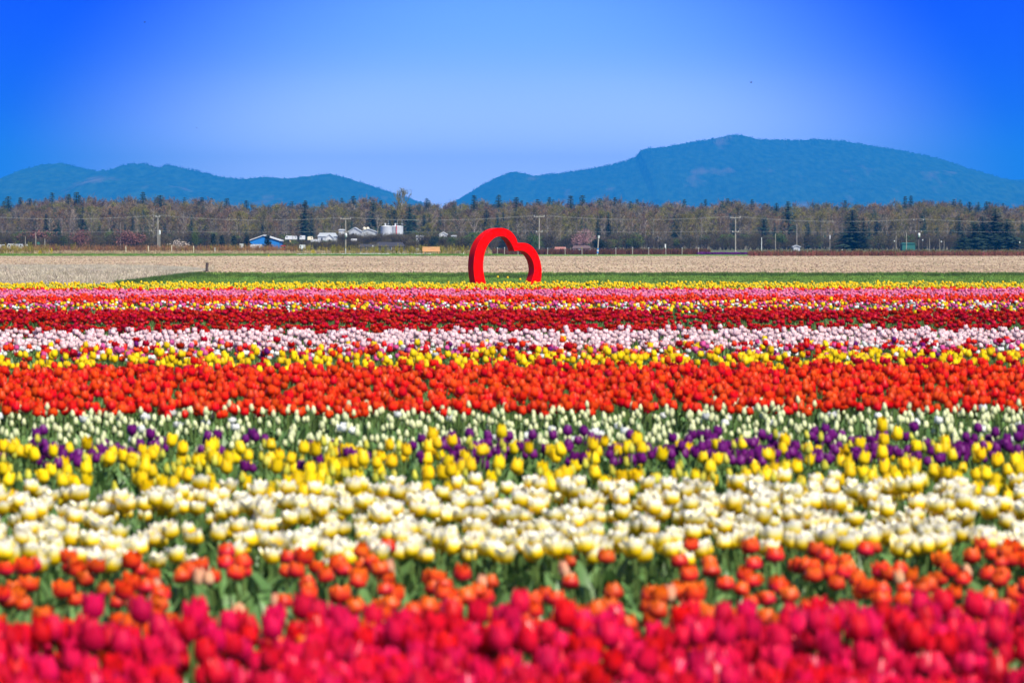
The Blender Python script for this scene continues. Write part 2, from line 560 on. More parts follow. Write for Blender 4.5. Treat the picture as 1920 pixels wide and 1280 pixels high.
def bare_tree(seed, h=15.0, w=3.2, leaves=0, leafw=0.16, nprim=22, low=0.25, spread=0.55, tw=0.045):
    random.seed(seed)
    tr, cr_ = MB(), MB()
    top = Vector((random.uniform(-.5, .5), random.uniform(-.5, .5), h * .93))
    n = 7
    ax = [Vector((0, 0, -0.3)).lerp(top, i / (n - 1)) + Vector((random.uniform(-.15, .15), random.uniform(-.15, .15), 0)) * (i > 0) for i in range(n)]
    tr.tube(ax, [0.24 * (1 - .88 * i / (n - 1)) * h / 15 for i in range(n)], 5)
    for k in range(nprim):
        t = low + (1 - low) * (k + random.random()) / nprim
        p = Vector((0, 0, 0)).lerp(top, t)
        a = random.uniform(0, 6.283)
        env = math.sin(math.pi * min(1, (t - low) / (1 - low) * .8 + .22)) ** .8
        ln = w * env * random.uniform(.75, 1.2) + .5
        d = Vector((math.cos(a) * spread, math.sin(a) * spread, random.uniform(.5, .95))).normalized()
        q = p + d * ln * 1.25
        tr.tube([p, p.lerp(q, .5) + Vector((0, 0, -.12)), q], [0.07, 0.045, 0.02], 3, cap=False)
        for j in range(7):
            s0 = p.lerp(q, random.uniform(.2, 1))
            d2 = (d + Vector((random.gauss(0, .55), random.gauss(0, .55), random.gauss(.15, .35)))).normalized()
            l2 = random.uniform(.6, 1.6)
            twig(cr_, s0, d2, l2, .035)
            for i in range(6):
                s1 = s0 + d2 * l2 * random.uniform(.1, 1)
                d3 = (d2 + Vector((random.gauss(0, .6), random.gauss(0, .6), random.gauss(.25, .45)))).normalized()
                twig(cr_, s1, d3, random.uniform(.5, 1.15), tw)
                for _ in range(leaves):
                    leafbit(cr_, s1 + d3 * random.uniform(0, 1) + Vector((random.gauss(0, .2),) * 3), leafw * random.uniform(.6, 1.2))
    return tr, cr_


def conifer(seed, h=16.0, r=2.6, layers=30, low=0.08, ragged=0.25):
    random.seed(seed)
    tr, cr_ = MB(), MB()
    tr.tube([(0, 0, -.3), (0, 0, h * .5), (0, 0, h * .98)], [0.25, 0.15, 0.03], 5)
    for k in range(layers):
        t = low + (1 - low) * k / layers
        z = h * t
        rad = r * (1 - t) ** .8 * random.uniform(1 - ragged, 1 + ragged) + .15
        nb = 9
        a0 = random.uniform(0, 6)
        for j in range(nb):
            if random.random() < .12: continue
            a = a0 + j * 6.283 / nb + random.uniform(-.25, .25)
            rj = rad * random.uniform(.65, 1.15)
            dr = Vector((math.cos(a), math.sin(a), 0))
            sd_ = Vector((-math.sin(a), math.cos(a), 0))
            w_ = .22 * rj + .12
            p0 = Vector((0, 0, z + .25))
            m1 = dr * rj * .5 + Vector((0, 0, z - .05 * rj))
            e1 = dr * rj + Vector((0, 0, z - .30 * rj + random.uniform(-.1, .25)))
            dz = Vector((0, 0, -.16 * rj - .12))
            cr_.add([p0, m1 + sd_ * w_ + dz * .6, e1, m1 - sd_ * w_ + dz * .6, m1], [(0, 1, 4), (1, 2, 4), (4, 2, 3), (0, 4, 3)])
            for _ in range(3):
                q = m1.lerp(e1, random.random())
                twig(cr_, q + sd_ * random.uniform(-1, 1) * w_, Vector((dr.x + random.gauss(0, .5), dr.y + random.gauss(0, .5), -.5)), .45 * rj * .6 + .25, .12)
    return tr, cr_


def bushy(seed, h, r, n, leafw, mattype='leaf', flat_top=0.0):
    """many small leaf faces and stems through a lumpy volume"""
    random.seed(seed)
    tr, cr_ = MB(), MB()
    for k in range(6):
        a = random.uniform(0, 6.283)
        q = Vector((math.cos(a) * r * .6, math.sin(a) * r * .6, h * random.uniform(.6, .9)))
        tr.tube([(0, 0, -.1), (q.x * .4, q.y * .4, q.z * .45), q], [.07 * h / 4, .045 * h / 4, .015 * h / 4], 4, cap=False)
    lumps = []
    for _ in range(11):
        a, t = random.uniform(0, 6.283), random.random()
        lumps.append((Vector((math.cos(a) * r * .55 * t, math.sin(a) * r * .55 * t, h * random.uniform(.35, .82))), r * random.uniform(.35, .55)))
    for i in range(n):
        c_, rr_ = random.choice(lumps)
        v = Vector((random.gauss(0, 1), random.gauss(0, 1), random.gauss(0, 1))).normalized() * rr_ * random.uniform(.55, 1.08)
        p = c_ + Vector((v.x, v.y, v.z * h / (2.2 * r)))
        if p.z < 0.02: continue
        if mattype == 'leaf': leafbit(cr_, p, leafw * random.uniform(.6, 1.3))
        else: twig(cr_, p, v + Vector((0, 0, .6)), leafw * random.uniform(3, 7), leafw * .22)
    return tr, cr_


protos = {}
for i in range(4):
    t, c = bare_tree(20 + i, 15, 3.0 + .3 * i)
    protos[('brown', i)] = (t.mesh('trunk', M_bark), c.mesh('crown', M_twig['brown']))
for i in range(3):
    t, c = bare_tree(40 + i, 15, 2.9 + .3 * i, low=.3)
    protos[('grey', i)] = (t.mesh('trunk', M_bark), c.mesh('crown', M_twig['grey']))
for i in range(4):
    t, c = bare_tree(60 + i, 14.5, 3.0 + .3 * i, leaves=1, leafw=.15, tw=.035)
    protos[('olive', i)] = (t.mesh('trunk', M_bark), c.mesh('crown', M_twig['olive']))
for i in range(4):
    t, c = conifer(80 + i, 15, 2.3 + .35 * i, ragged=.2 + .06 * i)
    protos[('conifer', i)] = (t.mesh('trunk', M_dbark), c.mesh('crown', M_conifer))
for i in range(3):
    t, c = bushy(100 + i, 4.2, 2.6, 900, .12, 'twig')
    protos[('dim', i)] = (t.mesh('stems', M_dbark), c.mesh('foliage', M_twig['dim']))
for i in range(2):
    t, c = bushy(110 + i, 4.2, 2.4, 1100, .13)
    protos[('bush', i)] = (t.mesh('stems', M_dbark), c.mesh('foliage', M_bush))
for i in range(2):
    t, c = conifer(120 + i, 4.0, .85, layers=16, low=.03, ragged=.12)
    protos[('cypress', i)] = (t.mesh('trunk', M_dbark), c.mesh('crown', M_yew))
t, c = bushy(130, 4.5, 2.8, 2600, .15)
protos[('yew', 0)] = (t.mesh('trunk', M_dbark), c.mesh('crown', M_yew))
t, c = bushy(131, 5.5, 3.2, 1500, .12, 'twig')
for _ in range(700):
    pass
protos[('pink', 0)] = (t.mesh('trunk', M_dbark), c.mesh('crown', M_pink))
for i in range(2):
    t, c = bushy(140 + i, 4.0, 2.8, 1300, .12)
    protos[('plum', i)] = (t.mesh('trunk', M_dbark), c.mesh('crown', M_plum))
t, c = bushy(150, 1.7, 1.7, 420, .07)
protos[('whiteblossom', 0)] = (t.mesh('trunk', M_dbark), c.mesh('crown', M_whiteb))
for i in range(3):
    random.seed(160 + i)
    t, c = MB(), MB()
    for k in range(16):
        a = random.uniform(0, 6.283)
        q = Vector((math.cos(a) * .35, math.sin(a) * .35, random.uniform(1.0, 1.8)))
        t.tube([(0, 0, -.05), q * .5, q], [.03, .02, .008], 3, cap=False)
        for _ in range(18):
            p = q * random.uniform(.3, 1.05) + Vector((random.gauss(0, .05), random.gauss(0, .05), 0))
            twig(c, p, Vector((random.gauss(0, .4), random.gauss(0, .4), 1)), random.uniform(.1, .3), .03)
    protos[('shoots', i)] = (t.mesh('stems', M_yg), c.mesh('foliage', M_yg))
t, c = bushy(170, 1.1, .7, 380, .055)
protos[('forsythia', 0)] = (t.mesh('stems', M_dbark), c.mesh('flowers', M_forsy))


def joined(key):
    """trunk and crown in one mesh, for the uncountable mass"""
    a, b_ = protos[key]
    V, Fc, mi = [], [], []
    for k, me in enumerate((a, b_)):
        base = len(V)
        V += [tuple(v.co) for v in me.vertices]
        for p in me.polygons:
            Fc.append(tuple(i + base for i in p.vertices)); mi.append(k)
    me = bpy.data.meshes.new('joined')
    me.from_pydata(V, [], Fc)
    me.materials.append(a.materials[0]); me.materials.append(b_.materials[0])
    me.polygons.foreach_set('material_index', mi)
    me.update()
    return me


def tree(key, name, px, D, top_py, label, cat='tree', group=None, z0=0.0, wscale=1.0, parts=('trunk', 'crown'), nat=None):
    """put a tree so that its top reaches the given row"""
    hts = {'brown': 15, 'grey': 15, 'olive': 14.5, 'conifer': 15, 'dim': 4.2, 'bush': 4.2, 'cypress': 4.0, 'yew': 4.5, 'pink': 5.5, 'plum': 4.0, 'whiteblossom': 1.7, 'shoots': 1.7, 'forsythia': 1.15}
    hh = max(0.3, zof(top_py, D) - z0)
    s = hh / hts[key[0]]
    p = at(px, D, z0)
    r_ = empty(name, p, random.uniform(0, 6.283))
    r_.scale = (s * wscale, s * wscale, s)
    a, b_ = protos[key]
    link(parts[0], a, r_)
    link(parts[1], b_, r_)
    tag(r_, label, cat, group)
    return r_


def rise(D):
    return 0.0


# skyline of the wood, from the photograph
SKYL = [(-200, 372), (0, 378), (60, 374), (95, 368), (160, 364), (210, 368), (260, 366), (330, 372), (400, 373), (450, 378), (500, 376), (560, 378), (600, 382), (630, 370), (690, 368), (725, 378), (760, 370), (790, 378), (830, 376), (880, 373), (960, 375), (1040, 374), (1100, 370), (1180, 372), (1240, 378), (1300, 380), (1340, 374), (1400, 373), (1460, 378), (1540, 378), (1580, 380), (1640, 376), (1700, 374), (1740, 370), (1790, 380), (1860, 380), (1920, 378), (2150, 376)]
random.seed(501)
keys = [k for k in protos if k[0] in ('brown', 'grey', 'olive', 'conifer')]
kk = sorted(keys)
wood = proto_collection('wood', [joined(k) for k in kk])
def pick(px, dark):
    w = {'brown': 1.0, 'grey': .5, 'olive': .95, 'conifer': dark}
    if 600 < px < 1200: w['olive'] = 1.5
    if px < 480: w['brown'] = 1.5
    ks = random.choices(list(w), list(w.values()))[0]
    return random.choice([k for k in kk if k[0] == ks])
pts, idx, zsc = [], [], []
for i in range(3000):
    D = random.uniform(1010, 1500)
    px = random.uniform(-420, 2340)
    key = pick(px, .42)
    y_top = interp(SKYL, px)
    t = (D - 1010) / 490
    want = y_top + (1 - t) * 34 * random.uniform(.5, 1.3) + random.uniform(0, 12) + 10 * mnoise.noise((px * .025, 1.0, 0.))
    if key[0] == 'conifer' and t > .5: want -= random.choice([0, 3, 8])
    hh = zof(want, D)
    pts.append(at(px, D)); idx.append(kk.index(key)); zsc.append(hh / 15.0)
zsc = np.array(zsc)
o = scatter('wood_behind_the_fields', pts, wood, len(kk), 'mass of bare and budding trees filling the wood behind the fields', scl=(1, 1), tilt=0.03, idx=np.array(idx))
sv = np.stack([zsc ** .6, zsc ** .6, zsc], 1).astype(np.float32)
o.data.attributes['scl'].data.foreach_set('vector', sv.ravel())

# individual trees at the front of the wood
random.seed(502)
zones = [(-20, 260, 'at the far left end of the wood'), (260, 460, 'in the wood left of the blue barn'), (460, 640, 'in the wood behind the blue barn and farmyard'),
         (640, 780, 'in the wood behind the white storage tanks'), (780, 1030, 'in the wood directly behind the red heart'), (1030, 1200, 'in the wood behind the low brown-roofed house'),
         (1200, 1400, 'in the wood right of the white-capped pole'), (1400, 1660, 'in the wood between the pale pole and the twin firs'), (1660, 1940, 'in the wood at the far right')]
words = {'brown': ('bare_tree', 'bare brown-twigged tree'), 'grey': ('bare_tree', 'leafless pale grey tree'), 'olive': ('budding_tree', 'olive-green budding tree'), 'conifer': ('conifer_tree', 'dark pointed conifer')}
count = {'brown': 0, 'grey': 0, 'olive': 0, 'conifer': 0}
for (xa, xb, where) in zones:
    n = int((xb - xa) / 10.5)
    for i in range(n):
        px = xa + (xb - xa) * (i + random.random()) / n
        D = random.uniform(965, 1080)
        key = pick(px, .75)
        y_top = interp(SKYL, px) + random.uniform(14, 46) + (6 if key[0] == 'conifer' else 0)
        nm, wd = words[key[0]]
        tree(key, nm, px, D, y_top, wd + ' ' + where, 'tree', '%ss %s' % (wd, where), wscale=random.uniform(.85, 1.15))
# conifer tips standing above the skyline
for px, py in [(15, 364), (38, 366), (56, 368), (98, 357), (128, 360), (143, 356), (268, 356), (300, 362), (378, 366), (425, 368), (462, 372), (548, 374), (573, 372), (662, 364), (714, 372), (800, 368), (889, 362), (935, 361), (968, 366), (1007, 370), (1030, 366), (1070, 363), (1092, 362), (1125, 368), (1153, 366), (1195, 370), (1283, 370), (1323, 370), (1364, 368), (1410, 370), (1456, 377), (1585, 372), (1697, 364), (1708, 363), (1788, 370), (1800, 371), (1818, 375), (1850, 374)]:
    tree(('conifer', random.randrange(4)), 'conifer_tree', px, random.uniform(1250, 1450), py + 2, 'dark conifer whose tip breaks the skyline of the wood', 'tree', 'conifers standing above the wood', wscale=random.uniform(.9, 1.5))
# trees one can single out
S = [(('conifer', 1), 'fir_tree', 1478, 1000, 376, 'tall layered dark fir with open branches right of the pale crossarm pole', 1.5),
     (('conifer', 2), 'fir_tree', 1432, 980, 405, 'broad dark fir just right of the pale crossarm pole', 1.8),
     (('conifer', 3), 'fir_tree', 1598, 872, 392, 'broad blue-green fir, left one of the twin firs', 2.1),
     (('conifer', 0), 'fir_tree', 1619, 868, 408, 'narrower fir, right one of the twin firs', 1.6),
     (('conifer', 3), 'fir_tree', 1826, 862, 414, 'dark fir at the left foot of the great evergreen clump', 3.0),
     (('conifer', 2), 'fir_tree', 1866, 872, 390, 'largest dark evergreen of the clump right of the dark crossarm pole', 2.6),
     (('conifer', 1), 'fir_tree', 1842, 874, 404, 'dark evergreen in the middle of the clump right of the dark crossarm pole', 2.6),
     (('conifer', 3), 'fir_tree', 1888, 858, 410, 'dark evergreen at the right shoulder of the great evergreen clump', 2.8),
     (('conifer', 0), 'fir_tree', 1805, 858, 432, 'low dark evergreen at the far left of the great evergreen clump', 3.2),
     (('conifer', 1), 'fir_tree', 571, 1000, 377, 'tall dark fir standing behind the farmyard trailers', 1.3),
     (('conifer', 2), 'fir_tree', 700, 1000, 374, 'tall dark fir left of the storage tanks', 1.3),
     (('conifer', 2), 'fir_tree', 768, 1000, 382, 'tall dark fir right behind the storage tanks', 1.6),
     (('conifer', 0), 'fir_tree', 740, 1000, 392, 'dark fir rising straight behind the storage tanks', 1.5),
     (('olive', 1), 'tall_budding_tree', 753, 1060, 356, 'tallest olive-budded tree, rising over the storage tanks', .8),
     (('olive', 2), 'budding_tree', 800, 860, 421, 'spreading bare fruit tree right of the long dark shed', 1.5),
     (('yew', 0), 'evergreen_tree', 813, 800, 441, 'dense dark evergreen behind the wooden bench', .62),
     (('yew', 0), 'evergreen_tree', 1124, 800, 447, 'round dark evergreen right of the low brown-roofed house', 1.35),
     (('pink', 0), 'blossom_tree', 1094, 850, 429, 'mauve-pink blossom tree above the low brown-roofed house', 1.1),
     (('plum', 0), 'plum_tree', 150, 790, 429, 'small plum tree in dusky pink blossom, left of the big one', .75),
     (('plum', 1), 'plum_tree', 246, 780, 428, 'wide plum tree in dusky pink blossom behind the cane rows', 1.25),
     (('plum', 1), 'plum_tree', 66, 830, 427, 'half-hidden pinkish plum tree at the far left', 1.5),
     (('whiteblossom', 0), 'blossom_tree', 334, 600, 448, 'small pale-blossomed tree standing among the canes', .9),
     (('cypress', 0), 'cypress_tree', 400, 790, 437, 'dark clipped cypress, first left of the blue barn row', 1.15),
     (('cypress', 1), 'cypress_tree', 416, 795, 440, 'dark clipped cypress, second in the row left of the blue barn', 1.1),
     (('cypress', 0), 'cypress_tree', 439, 790, 440, 'dark clipped cypress, third in the row left of the blue barn', 1.2),
     (('cypress', 1), 'cypress_tree', 463, 790, 441, 'dark clipped cypress touching the left wall of the blue barn', 1.3),
     (('cypress', 0), 'cypress_tree', 502, 780, 440, 'dark clipped cypress in front of the blue barn gable', 1.5),
     (('cypress', 1), 'cypress_tree', 355, 800, 449, 'small dark cypress near the pale-blossomed tree', 1.2),
     (('bush', 0), 'green_bush', 366, 780, 434, 'yellowish green leafy tree right of the pale-blossomed tree', .6),
     ]
for k, nm, px, D, py, lab, ws in S:
    tree(k, nm, px, D, py, lab, 'tree', None, wscale=ws)

# undergrowth in front of the wood
random.seed(503)
uk = [('dim', 0), ('dim', 1), ('dim', 2), ('bush', 0), ('bush', 1)]
under = proto_collection('undergrowth', [joined(k) for k in uk])
pts, idx, z = [], [], []
for i in range(760):
    D = random.uniform(880, 990)
    px = random.uniform(-380, 2300)
    if 440 < px < 860 and random.random() < .35: D = random.uniform(960, 990)
    pts.append(at(px, D)); idx.append(random.choices(range(5), [3, 3, 3, .8, .8])[0])
    z.append(random.uniform(.55, 1.15) * (1.1 if px < 480 else .95))
z = np.array(z)
o = scatter('undergrowth', pts, under, 5, 'dull brown and green undergrowth along the foot of the wood', tilt=.05, idx=np.array(idx))
o.data.attributes['scl'].data.foreach_set('vector', np.stack([z, z, z], 1).astype(np.float32).ravel())
# nearer orchard shrubs at the left
pts, idx, z = [], [], []
for i in range(150):
    D = random.uniform(800, 870); px = random.uniform(-200, 330) if i < 85 else random.uniform(540, 880)
    pts.append(at(px, D)); idx.append(random.choices(range(5), [3, 3, 3, .4, .4])[0])
    z.append(random.uniform(.6, 1.0) * (1.05 if px < 400 else .62))
z = np.array(z)
o = scatter('orchard_shrubs', pts, under, 5, 'dark grey-brown leafless shrubs around the farm buildings', tilt=.05, idx=np.array(idx))
o.data.attributes['scl'].data.foreach_set('vector', np.stack([z, z, z], 1).astype(np.float32).ravel())

pts, idx, z = [], [], []
for i in range(120):
    D = random.uniform(884, 898); px = random.uniform(635, 860)
    pts.append(at(px, D)); idx.append(random.choices(range(5), [3, 3, 3, .4, .4])[0]); z.append(random.uniform(.78, 1.02))
for i in range(70):
    D = random.uniform(815, 832); px = random.uniform(560, 900)
    pts.append(at(px, D)); idx.append(random.choices(range(5), [3, 3, 3, .4, .4])[0]); z.append(random.uniform(.42, .66) if px < 750 else random.uniform(.6, .9))
for i in range(34):
    D = random.uniform(765, 778); px = random.uniform(540, 650)
    pts.append(at(px, D)); idx.append(random.choices(range(5), [3, 3, 3, .4, .4])[0]); z.append(random.uniform(.30, .55))
z = np.array(z)
o = scatter('farmyard_shrubs', pts, under, 5, 'grey-brown bare shrubs hiding the feet of the storage tanks and grey roofs', tilt=.05, idx=np.array(idx))
o.data.attributes['scl'].data.foreach_set('vector', np.stack([z, z, z], 1).astype(np.float32).ravel())

# trees along the mountain ridges
random.seed(504)
ridge = proto_collection('ridge', [joined(('conifer', i)) for i in range(4)])
pts, zs_ = [], []
for prof, D, n in ((LEFT, 13990, 420), (RIGHT, 15190, 700)):
    for i in range(n):
        px = random.uniform(max(-40, prof[0][0]), min(1960, prof[-1][0]))
        if prof is RIGHT and random.random() < .35: px = random.uniform(1015, 1190)
        if prof is LEFT and random.random() < .3: px = random.uniform(225, 400)
        zz = (HZ - interp(prof, px)) * D / F + H
        pts.append(Vector(((px - 960) * D / F, D, zz - 4))); zs_.append(random.uniform(.5, .95))
o = scatter('ridge_trees', pts, ridge, 4, 'tiny conifers fringing the mountain ridges', tilt=.02)
z = np.array(zs_)
o.data.attributes['scl'].data.foreach_set('vector', np.stack([z * 1.4, z * 1.4, z], 1).astype(np.float32).ravel())

# ------------------------------------------------------------------ farm buildings
M_blue = flat('blue_cladding', (0.01, 0.17, 0.50), 0.6)
M_white = flat('white_paint', (0.60, 0.62, 0.63), 0.5, var=.12, scale=.6)
M_grey = flat('grey_metal', (0.42, 0.45, 0.48), 0.5)
M_lgrey = flat('light_grey_sheet', (0.44, 0.47, 0.50), 0.5, scale=.6)
M_darkroof = flat('dark_shingle', (0.045, 0.043, 0.055), 0.8)
M_darkwall = flat('dark_blue_wall', (0.02, 0.03, 0.07), 0.7)
M_brroof = flat('brown_shingle', (0.14, 0.09, 0.09), 0.85)
M_redroof = flat('faded_red_roof', (0.40, 0.17, 0.14), 0.85)
M_red = flat('red_machine_paint', (0.60, 0.015, 0.02), 0.4)
M_glass = flat('dark_glass', (0.02, 0.03, 0.04), 0.1, spec=.8)
M_teal = flat('teal_sheet', (0.02, 0.13, 0.11), 0.6)
M_rubber = flat('rubber', (0.02, 0.02, 0.02), 0.9)
M_pole = noisy('weathered_pole', (0.22, 0.19, 0.16), (0.45, 0.41, 0.36), 1.5, 0.9, stretch=(1, 1, .2))
M_poled = noisy('dark_pole', (0.05, 0.04, 0.04), (0.12, 0.10, 0.09), 1.5, 0.9)
M_wood = noisy('orange_timber', (0.52, 0.26, 0.10), (0.74, 0.43, 0.20), 3, 0.7, stretch=(.3, 1, 3))
M_tan = flat('tan_paint', (0.55, 0.38, 0.20), 0.7)
M_cream = flat('cream_paint', (0.78, 0.70, 0.50), 0.6)
M_bluep = flat('blue_wrap', (0.02, 0.22, 0.62), 0.5)
M_wire = flat('aluminium_wire', (0.36, 0.35, 0.33), 0.4)


def gable(name, px0, px1, D, ridge_py, eave_py, walls, roofm, label, cat, depth=8.0, ridge='y', trim=None, lower=None, windows=(), door=None, ridge_px=None, over=.18):
    """house > wall, roof, trim, window (> pane), door; gable end towards us when ridge runs away (ridge='y')"""
    c = at((px0 + px1) / 2, D)
    w = (px1 - px0) * D / F / 2
    zr, ze = zof(ridge_py, D), zof(eave_py, D)
    root = empty(name, c)
    tag(root, label, cat)
    rx = 0 if ridge_px is None else (ridge_px - (px0 + px1) / 2) * D / F
    m = MB()
    if ridge == 'y':
        for (y, s) in ((0, 1), (depth, -1)):
            f_ = [(-w, y, 0), (w, y, 0), (w, y, ze), (rx, y, zr), (-w, y, ze)]
            m.add(f_, [(0, 1, 2, 3, 4) if s > 0 else (4, 3, 2, 1, 0)])
        m.add([(-w, 0, 0), (-w, depth, 0), (-w, depth, ze), (-w, 0, ze)], [(3, 2, 1, 0)])
        m.add([(w, 0, 0), (w, depth, 0), (w, depth, ze), (w, 0, ze)], [(0, 1, 2, 3)])
        r_ = MB()
        for sx in (-1, 1):
            ww = w + over
            dz = (zr - ze) / w * over
            p = [(rx, -over, zr + .03), (sx * ww, -over, ze - dz + .03), (sx * ww, depth + over, ze - dz + .03), (rx, depth + over, zr + .03)]
            q = [(a_, b_, c_ + .16) for a_, b_, c_ in p]
            r_.add(p + q, [(0, 1, 2, 3), (7, 6, 5, 4), (0, 4, 5, 1), (1, 5, 6, 2), (2, 6, 7, 3), (3, 7, 4, 0)])
    else:
        m.box(-w, w, 0, depth, 0, ze)
        r_ = MB()
        hy = depth / 2
        hip = w * .12
        p = [(-w - over, -over, ze), (w + over, -over, ze), (w + over, depth + over, ze), (-w - over, depth + over, ze), (-w + hip, hy, zr), (w - hip, hy, zr)]
        r_.add(p, [(0, 1, 5, 4), (2, 3, 4, 5), (1, 2, 5), (3, 0, 4), (3, 2, 1, 0)])
    m.build('wall', walls, root)
    r_.build('roof', roofm, root)
    if lower:
        l0, l1, lz = lower
        q = MB(); q.box((l0 - (px0 + px1) / 2) * D / F, (l1 - (px0 + px1) / 2) * D / F, -.06, -.003, 0, zof(lz, D))
        q.build('lower_wall', M_white, root)
    for (a_, b_, t_, u_) in windows:
        q = MB(); xa, xb = (a_ - (px0 + px1) / 2) * D / F, (b_ - (px0 + px1) / 2) * D / F
        z1_, z0_ = zof(t_, D), zof(u_, D)
        q.box(xa - .06, xb + .06, -.05, -.003, z0_ - .06, z1_ + .06)
        f_ = q.build('window', M_white, root)
        q = MB(); q.box(xa, xb, -.07, -.052, z0_, z1_); q.build('pane', M_glass, f_)
    return root


gable('blue_barn', 468, 524, 840, 442, 451.5, M_blue, M_white, 'blue barn with white roof edge and white lower wall', 'barn', depth=12, lower=(469.5, 492, 458), ridge_px=494, over=.3)
gable('long_shed', 704, 757, 790, 454, 462, M_darkwall, M_darkroof, 'long low dark-roofed shed below the storage tanks', 'shed', depth=7, ridge='x', windows=((728, 734, 463.5, 468),))
gable('low_shed', 672, 703.5, 800, 457.5, 463, M_darkwall, M_darkroof, 'smaller dark-roofed shed at the left end of the long one', 'shed', depth=6, ridge='x')
gable('grey_house', 654, 676, 905, 427.5, 434, M_grey, M_lgrey, 'pale grey gabled roof just right of the pole with a white box', 'house', depth=8, windows=((661, 664, 437, 441),))
gable('grey_house', 676.5, 704, 915, 430, 435, M_grey, M_grey, 'darker grey gabled roof carrying two round cream vents', 'house', depth=8)
gable('farm_house', 596, 630, 870, 436.5, 443.5, M_lgrey, M_grey, 'grey-roofed pale farmhouse above the farmyard', 'house', depth=6, ridge='x', windows=((602, 605, 446, 451), (613, 616, 446, 451)))
gable('white_shed', 611, 624, 860, 440, 446, M_white, M_lgrey, 'small white gabled shed against the grey-roofed farmhouse', 'shed', depth=3, windows=((616, 619, 449, 453),))
gable('brown_house', 1074, 1107, 780, 460.5, 465.5, M_white, M_brroof, 'low house with a brown roof and white gable ends', 'house', depth=6, ridge='x', windows=((1080, 1084, 466, 469), (1092, 1097, 466, 469)))
gable('red_roofed_hut', 1040, 1062, 770, 463, 469, M_redroof, M_redroof, 'hut with a faded red roof left of the brown-roofed house', 'hut', depth=6, ridge='x')
gable('white_shed', 635, 645, 905, 429.5, 432, M_white, M_lgrey, 'small white shed just left of the pole with a white box', 'shed', depth=4, ridge='x')
gable('teal_shed', 1692, 1716, 850, 455, 457, M_teal, M_teal, 'low teal shed behind the thin pole at the right', 'shed', depth=4, ridge='x')
gable('grey_shed', 1488, 1500, 800, 461, 463.5, M_grey, M_lgrey, 'small grey shed above the hedge right of the tall fir', 'shed', depth=4)
gable('white_house', 780, 794, 850, 441, 444.5, M_white, M_lgrey, 'small white house right of the fruit tree', 'house', depth=5, ridge='x', windows=((784, 787, 446, 450),))
gable('white_house', 824, 838, 880, 436, 440, M_white, M_white, 'white gabled house behind the dense dark evergreen', 'house', depth=5, windows=((829, 832, 442, 446),))
gable('white_hut', 846, 856, 870, 441, 443, M_white, M_lgrey, 'tiny white hut left of the red heart', 'hut', depth=4, ridge='x')

# round roof vents on the darker grey house
for x, lab in ((683, 'left of the two round cream vents on the grey roof'), (689.5, 'right of the two round cream vents on the grey roof')):
    m = MB(); r_ = .42
    z0 = zof(432.3, 915)
    m.lathe([(.12, z0), (.12, z0 + .18), (r_ * .7, z0 + .2), (r_, z0 + .45), (r_ * .8, z0 + .75), (.02, z0 + .88)], 12)
    o = m.build('roof_vent', M_cream, None, True, at(x, 918)); tag(o, lab, 'vent')
# storage tanks
for (xa, xb, D, lab) in ((714, 735.5, 905, 'left storage tank, white steel'), (731, 756, 912, 'right storage tank, white steel with a red pipe down it')):
    c = at((xa + xb) / 2, D); r_ = (xb - xa) / 2 * D / F; zt = zof(425.5, D)
    root = empty('storage_tank', c); tag(root, lab, 'tank', 'white storage tanks')
    m = MB(); m.lathe([(r_, 0), (r_, zt * .5), (r_ * 1.012, zt * .5 + .02), (r_, zt * .5 + .06), (r_, zt)], 28); m.build('shell', M_lgrey, root, True)
    m = MB(); m.lathe([(r_ * 1.03, zt), (r_ * 1.03, zt + .12), (r_ * .6, zt + .28), (.02, zt + .35)], 28); m.build('lid', M_white, root)
    m = MB(); m.lathe([(.16, zt + .3), (.16, zt + .7), (.24, zt + .75), (.02, zt + .9)], 10, cx=-.3); m.build('vent_cap', M_white, root)
    if xa > 720:
        m = MB(); x_ = (743.5 - (xa + xb) / 2) * D / F; y_ = -math.sqrt(max(.1, r_ * r_ - x_ * x_)) - .12
        m.tube([(x_, y_, 0), (x_, y_, zt + .1), (x_, y_ + .6, zt + .3)], .1, 6); m.build('pipe', M_red, root)
# thin masts behind the tanks
for x in (728, 745, 754):
    m = MB(); D = 925; m.tube([(0, 0, 0), (0, 0, zof(413, D))], [.06, .03], 5); m.box(-.3, .3, -.03, .03, zof(420, D), zof(420, D) + .06)
    o = m.build('mast', M_lgrey, None, False, at(x, D)); tag(o, 'thin pale mast behind the storage tanks', 'mast', 'masts behind the storage tanks')


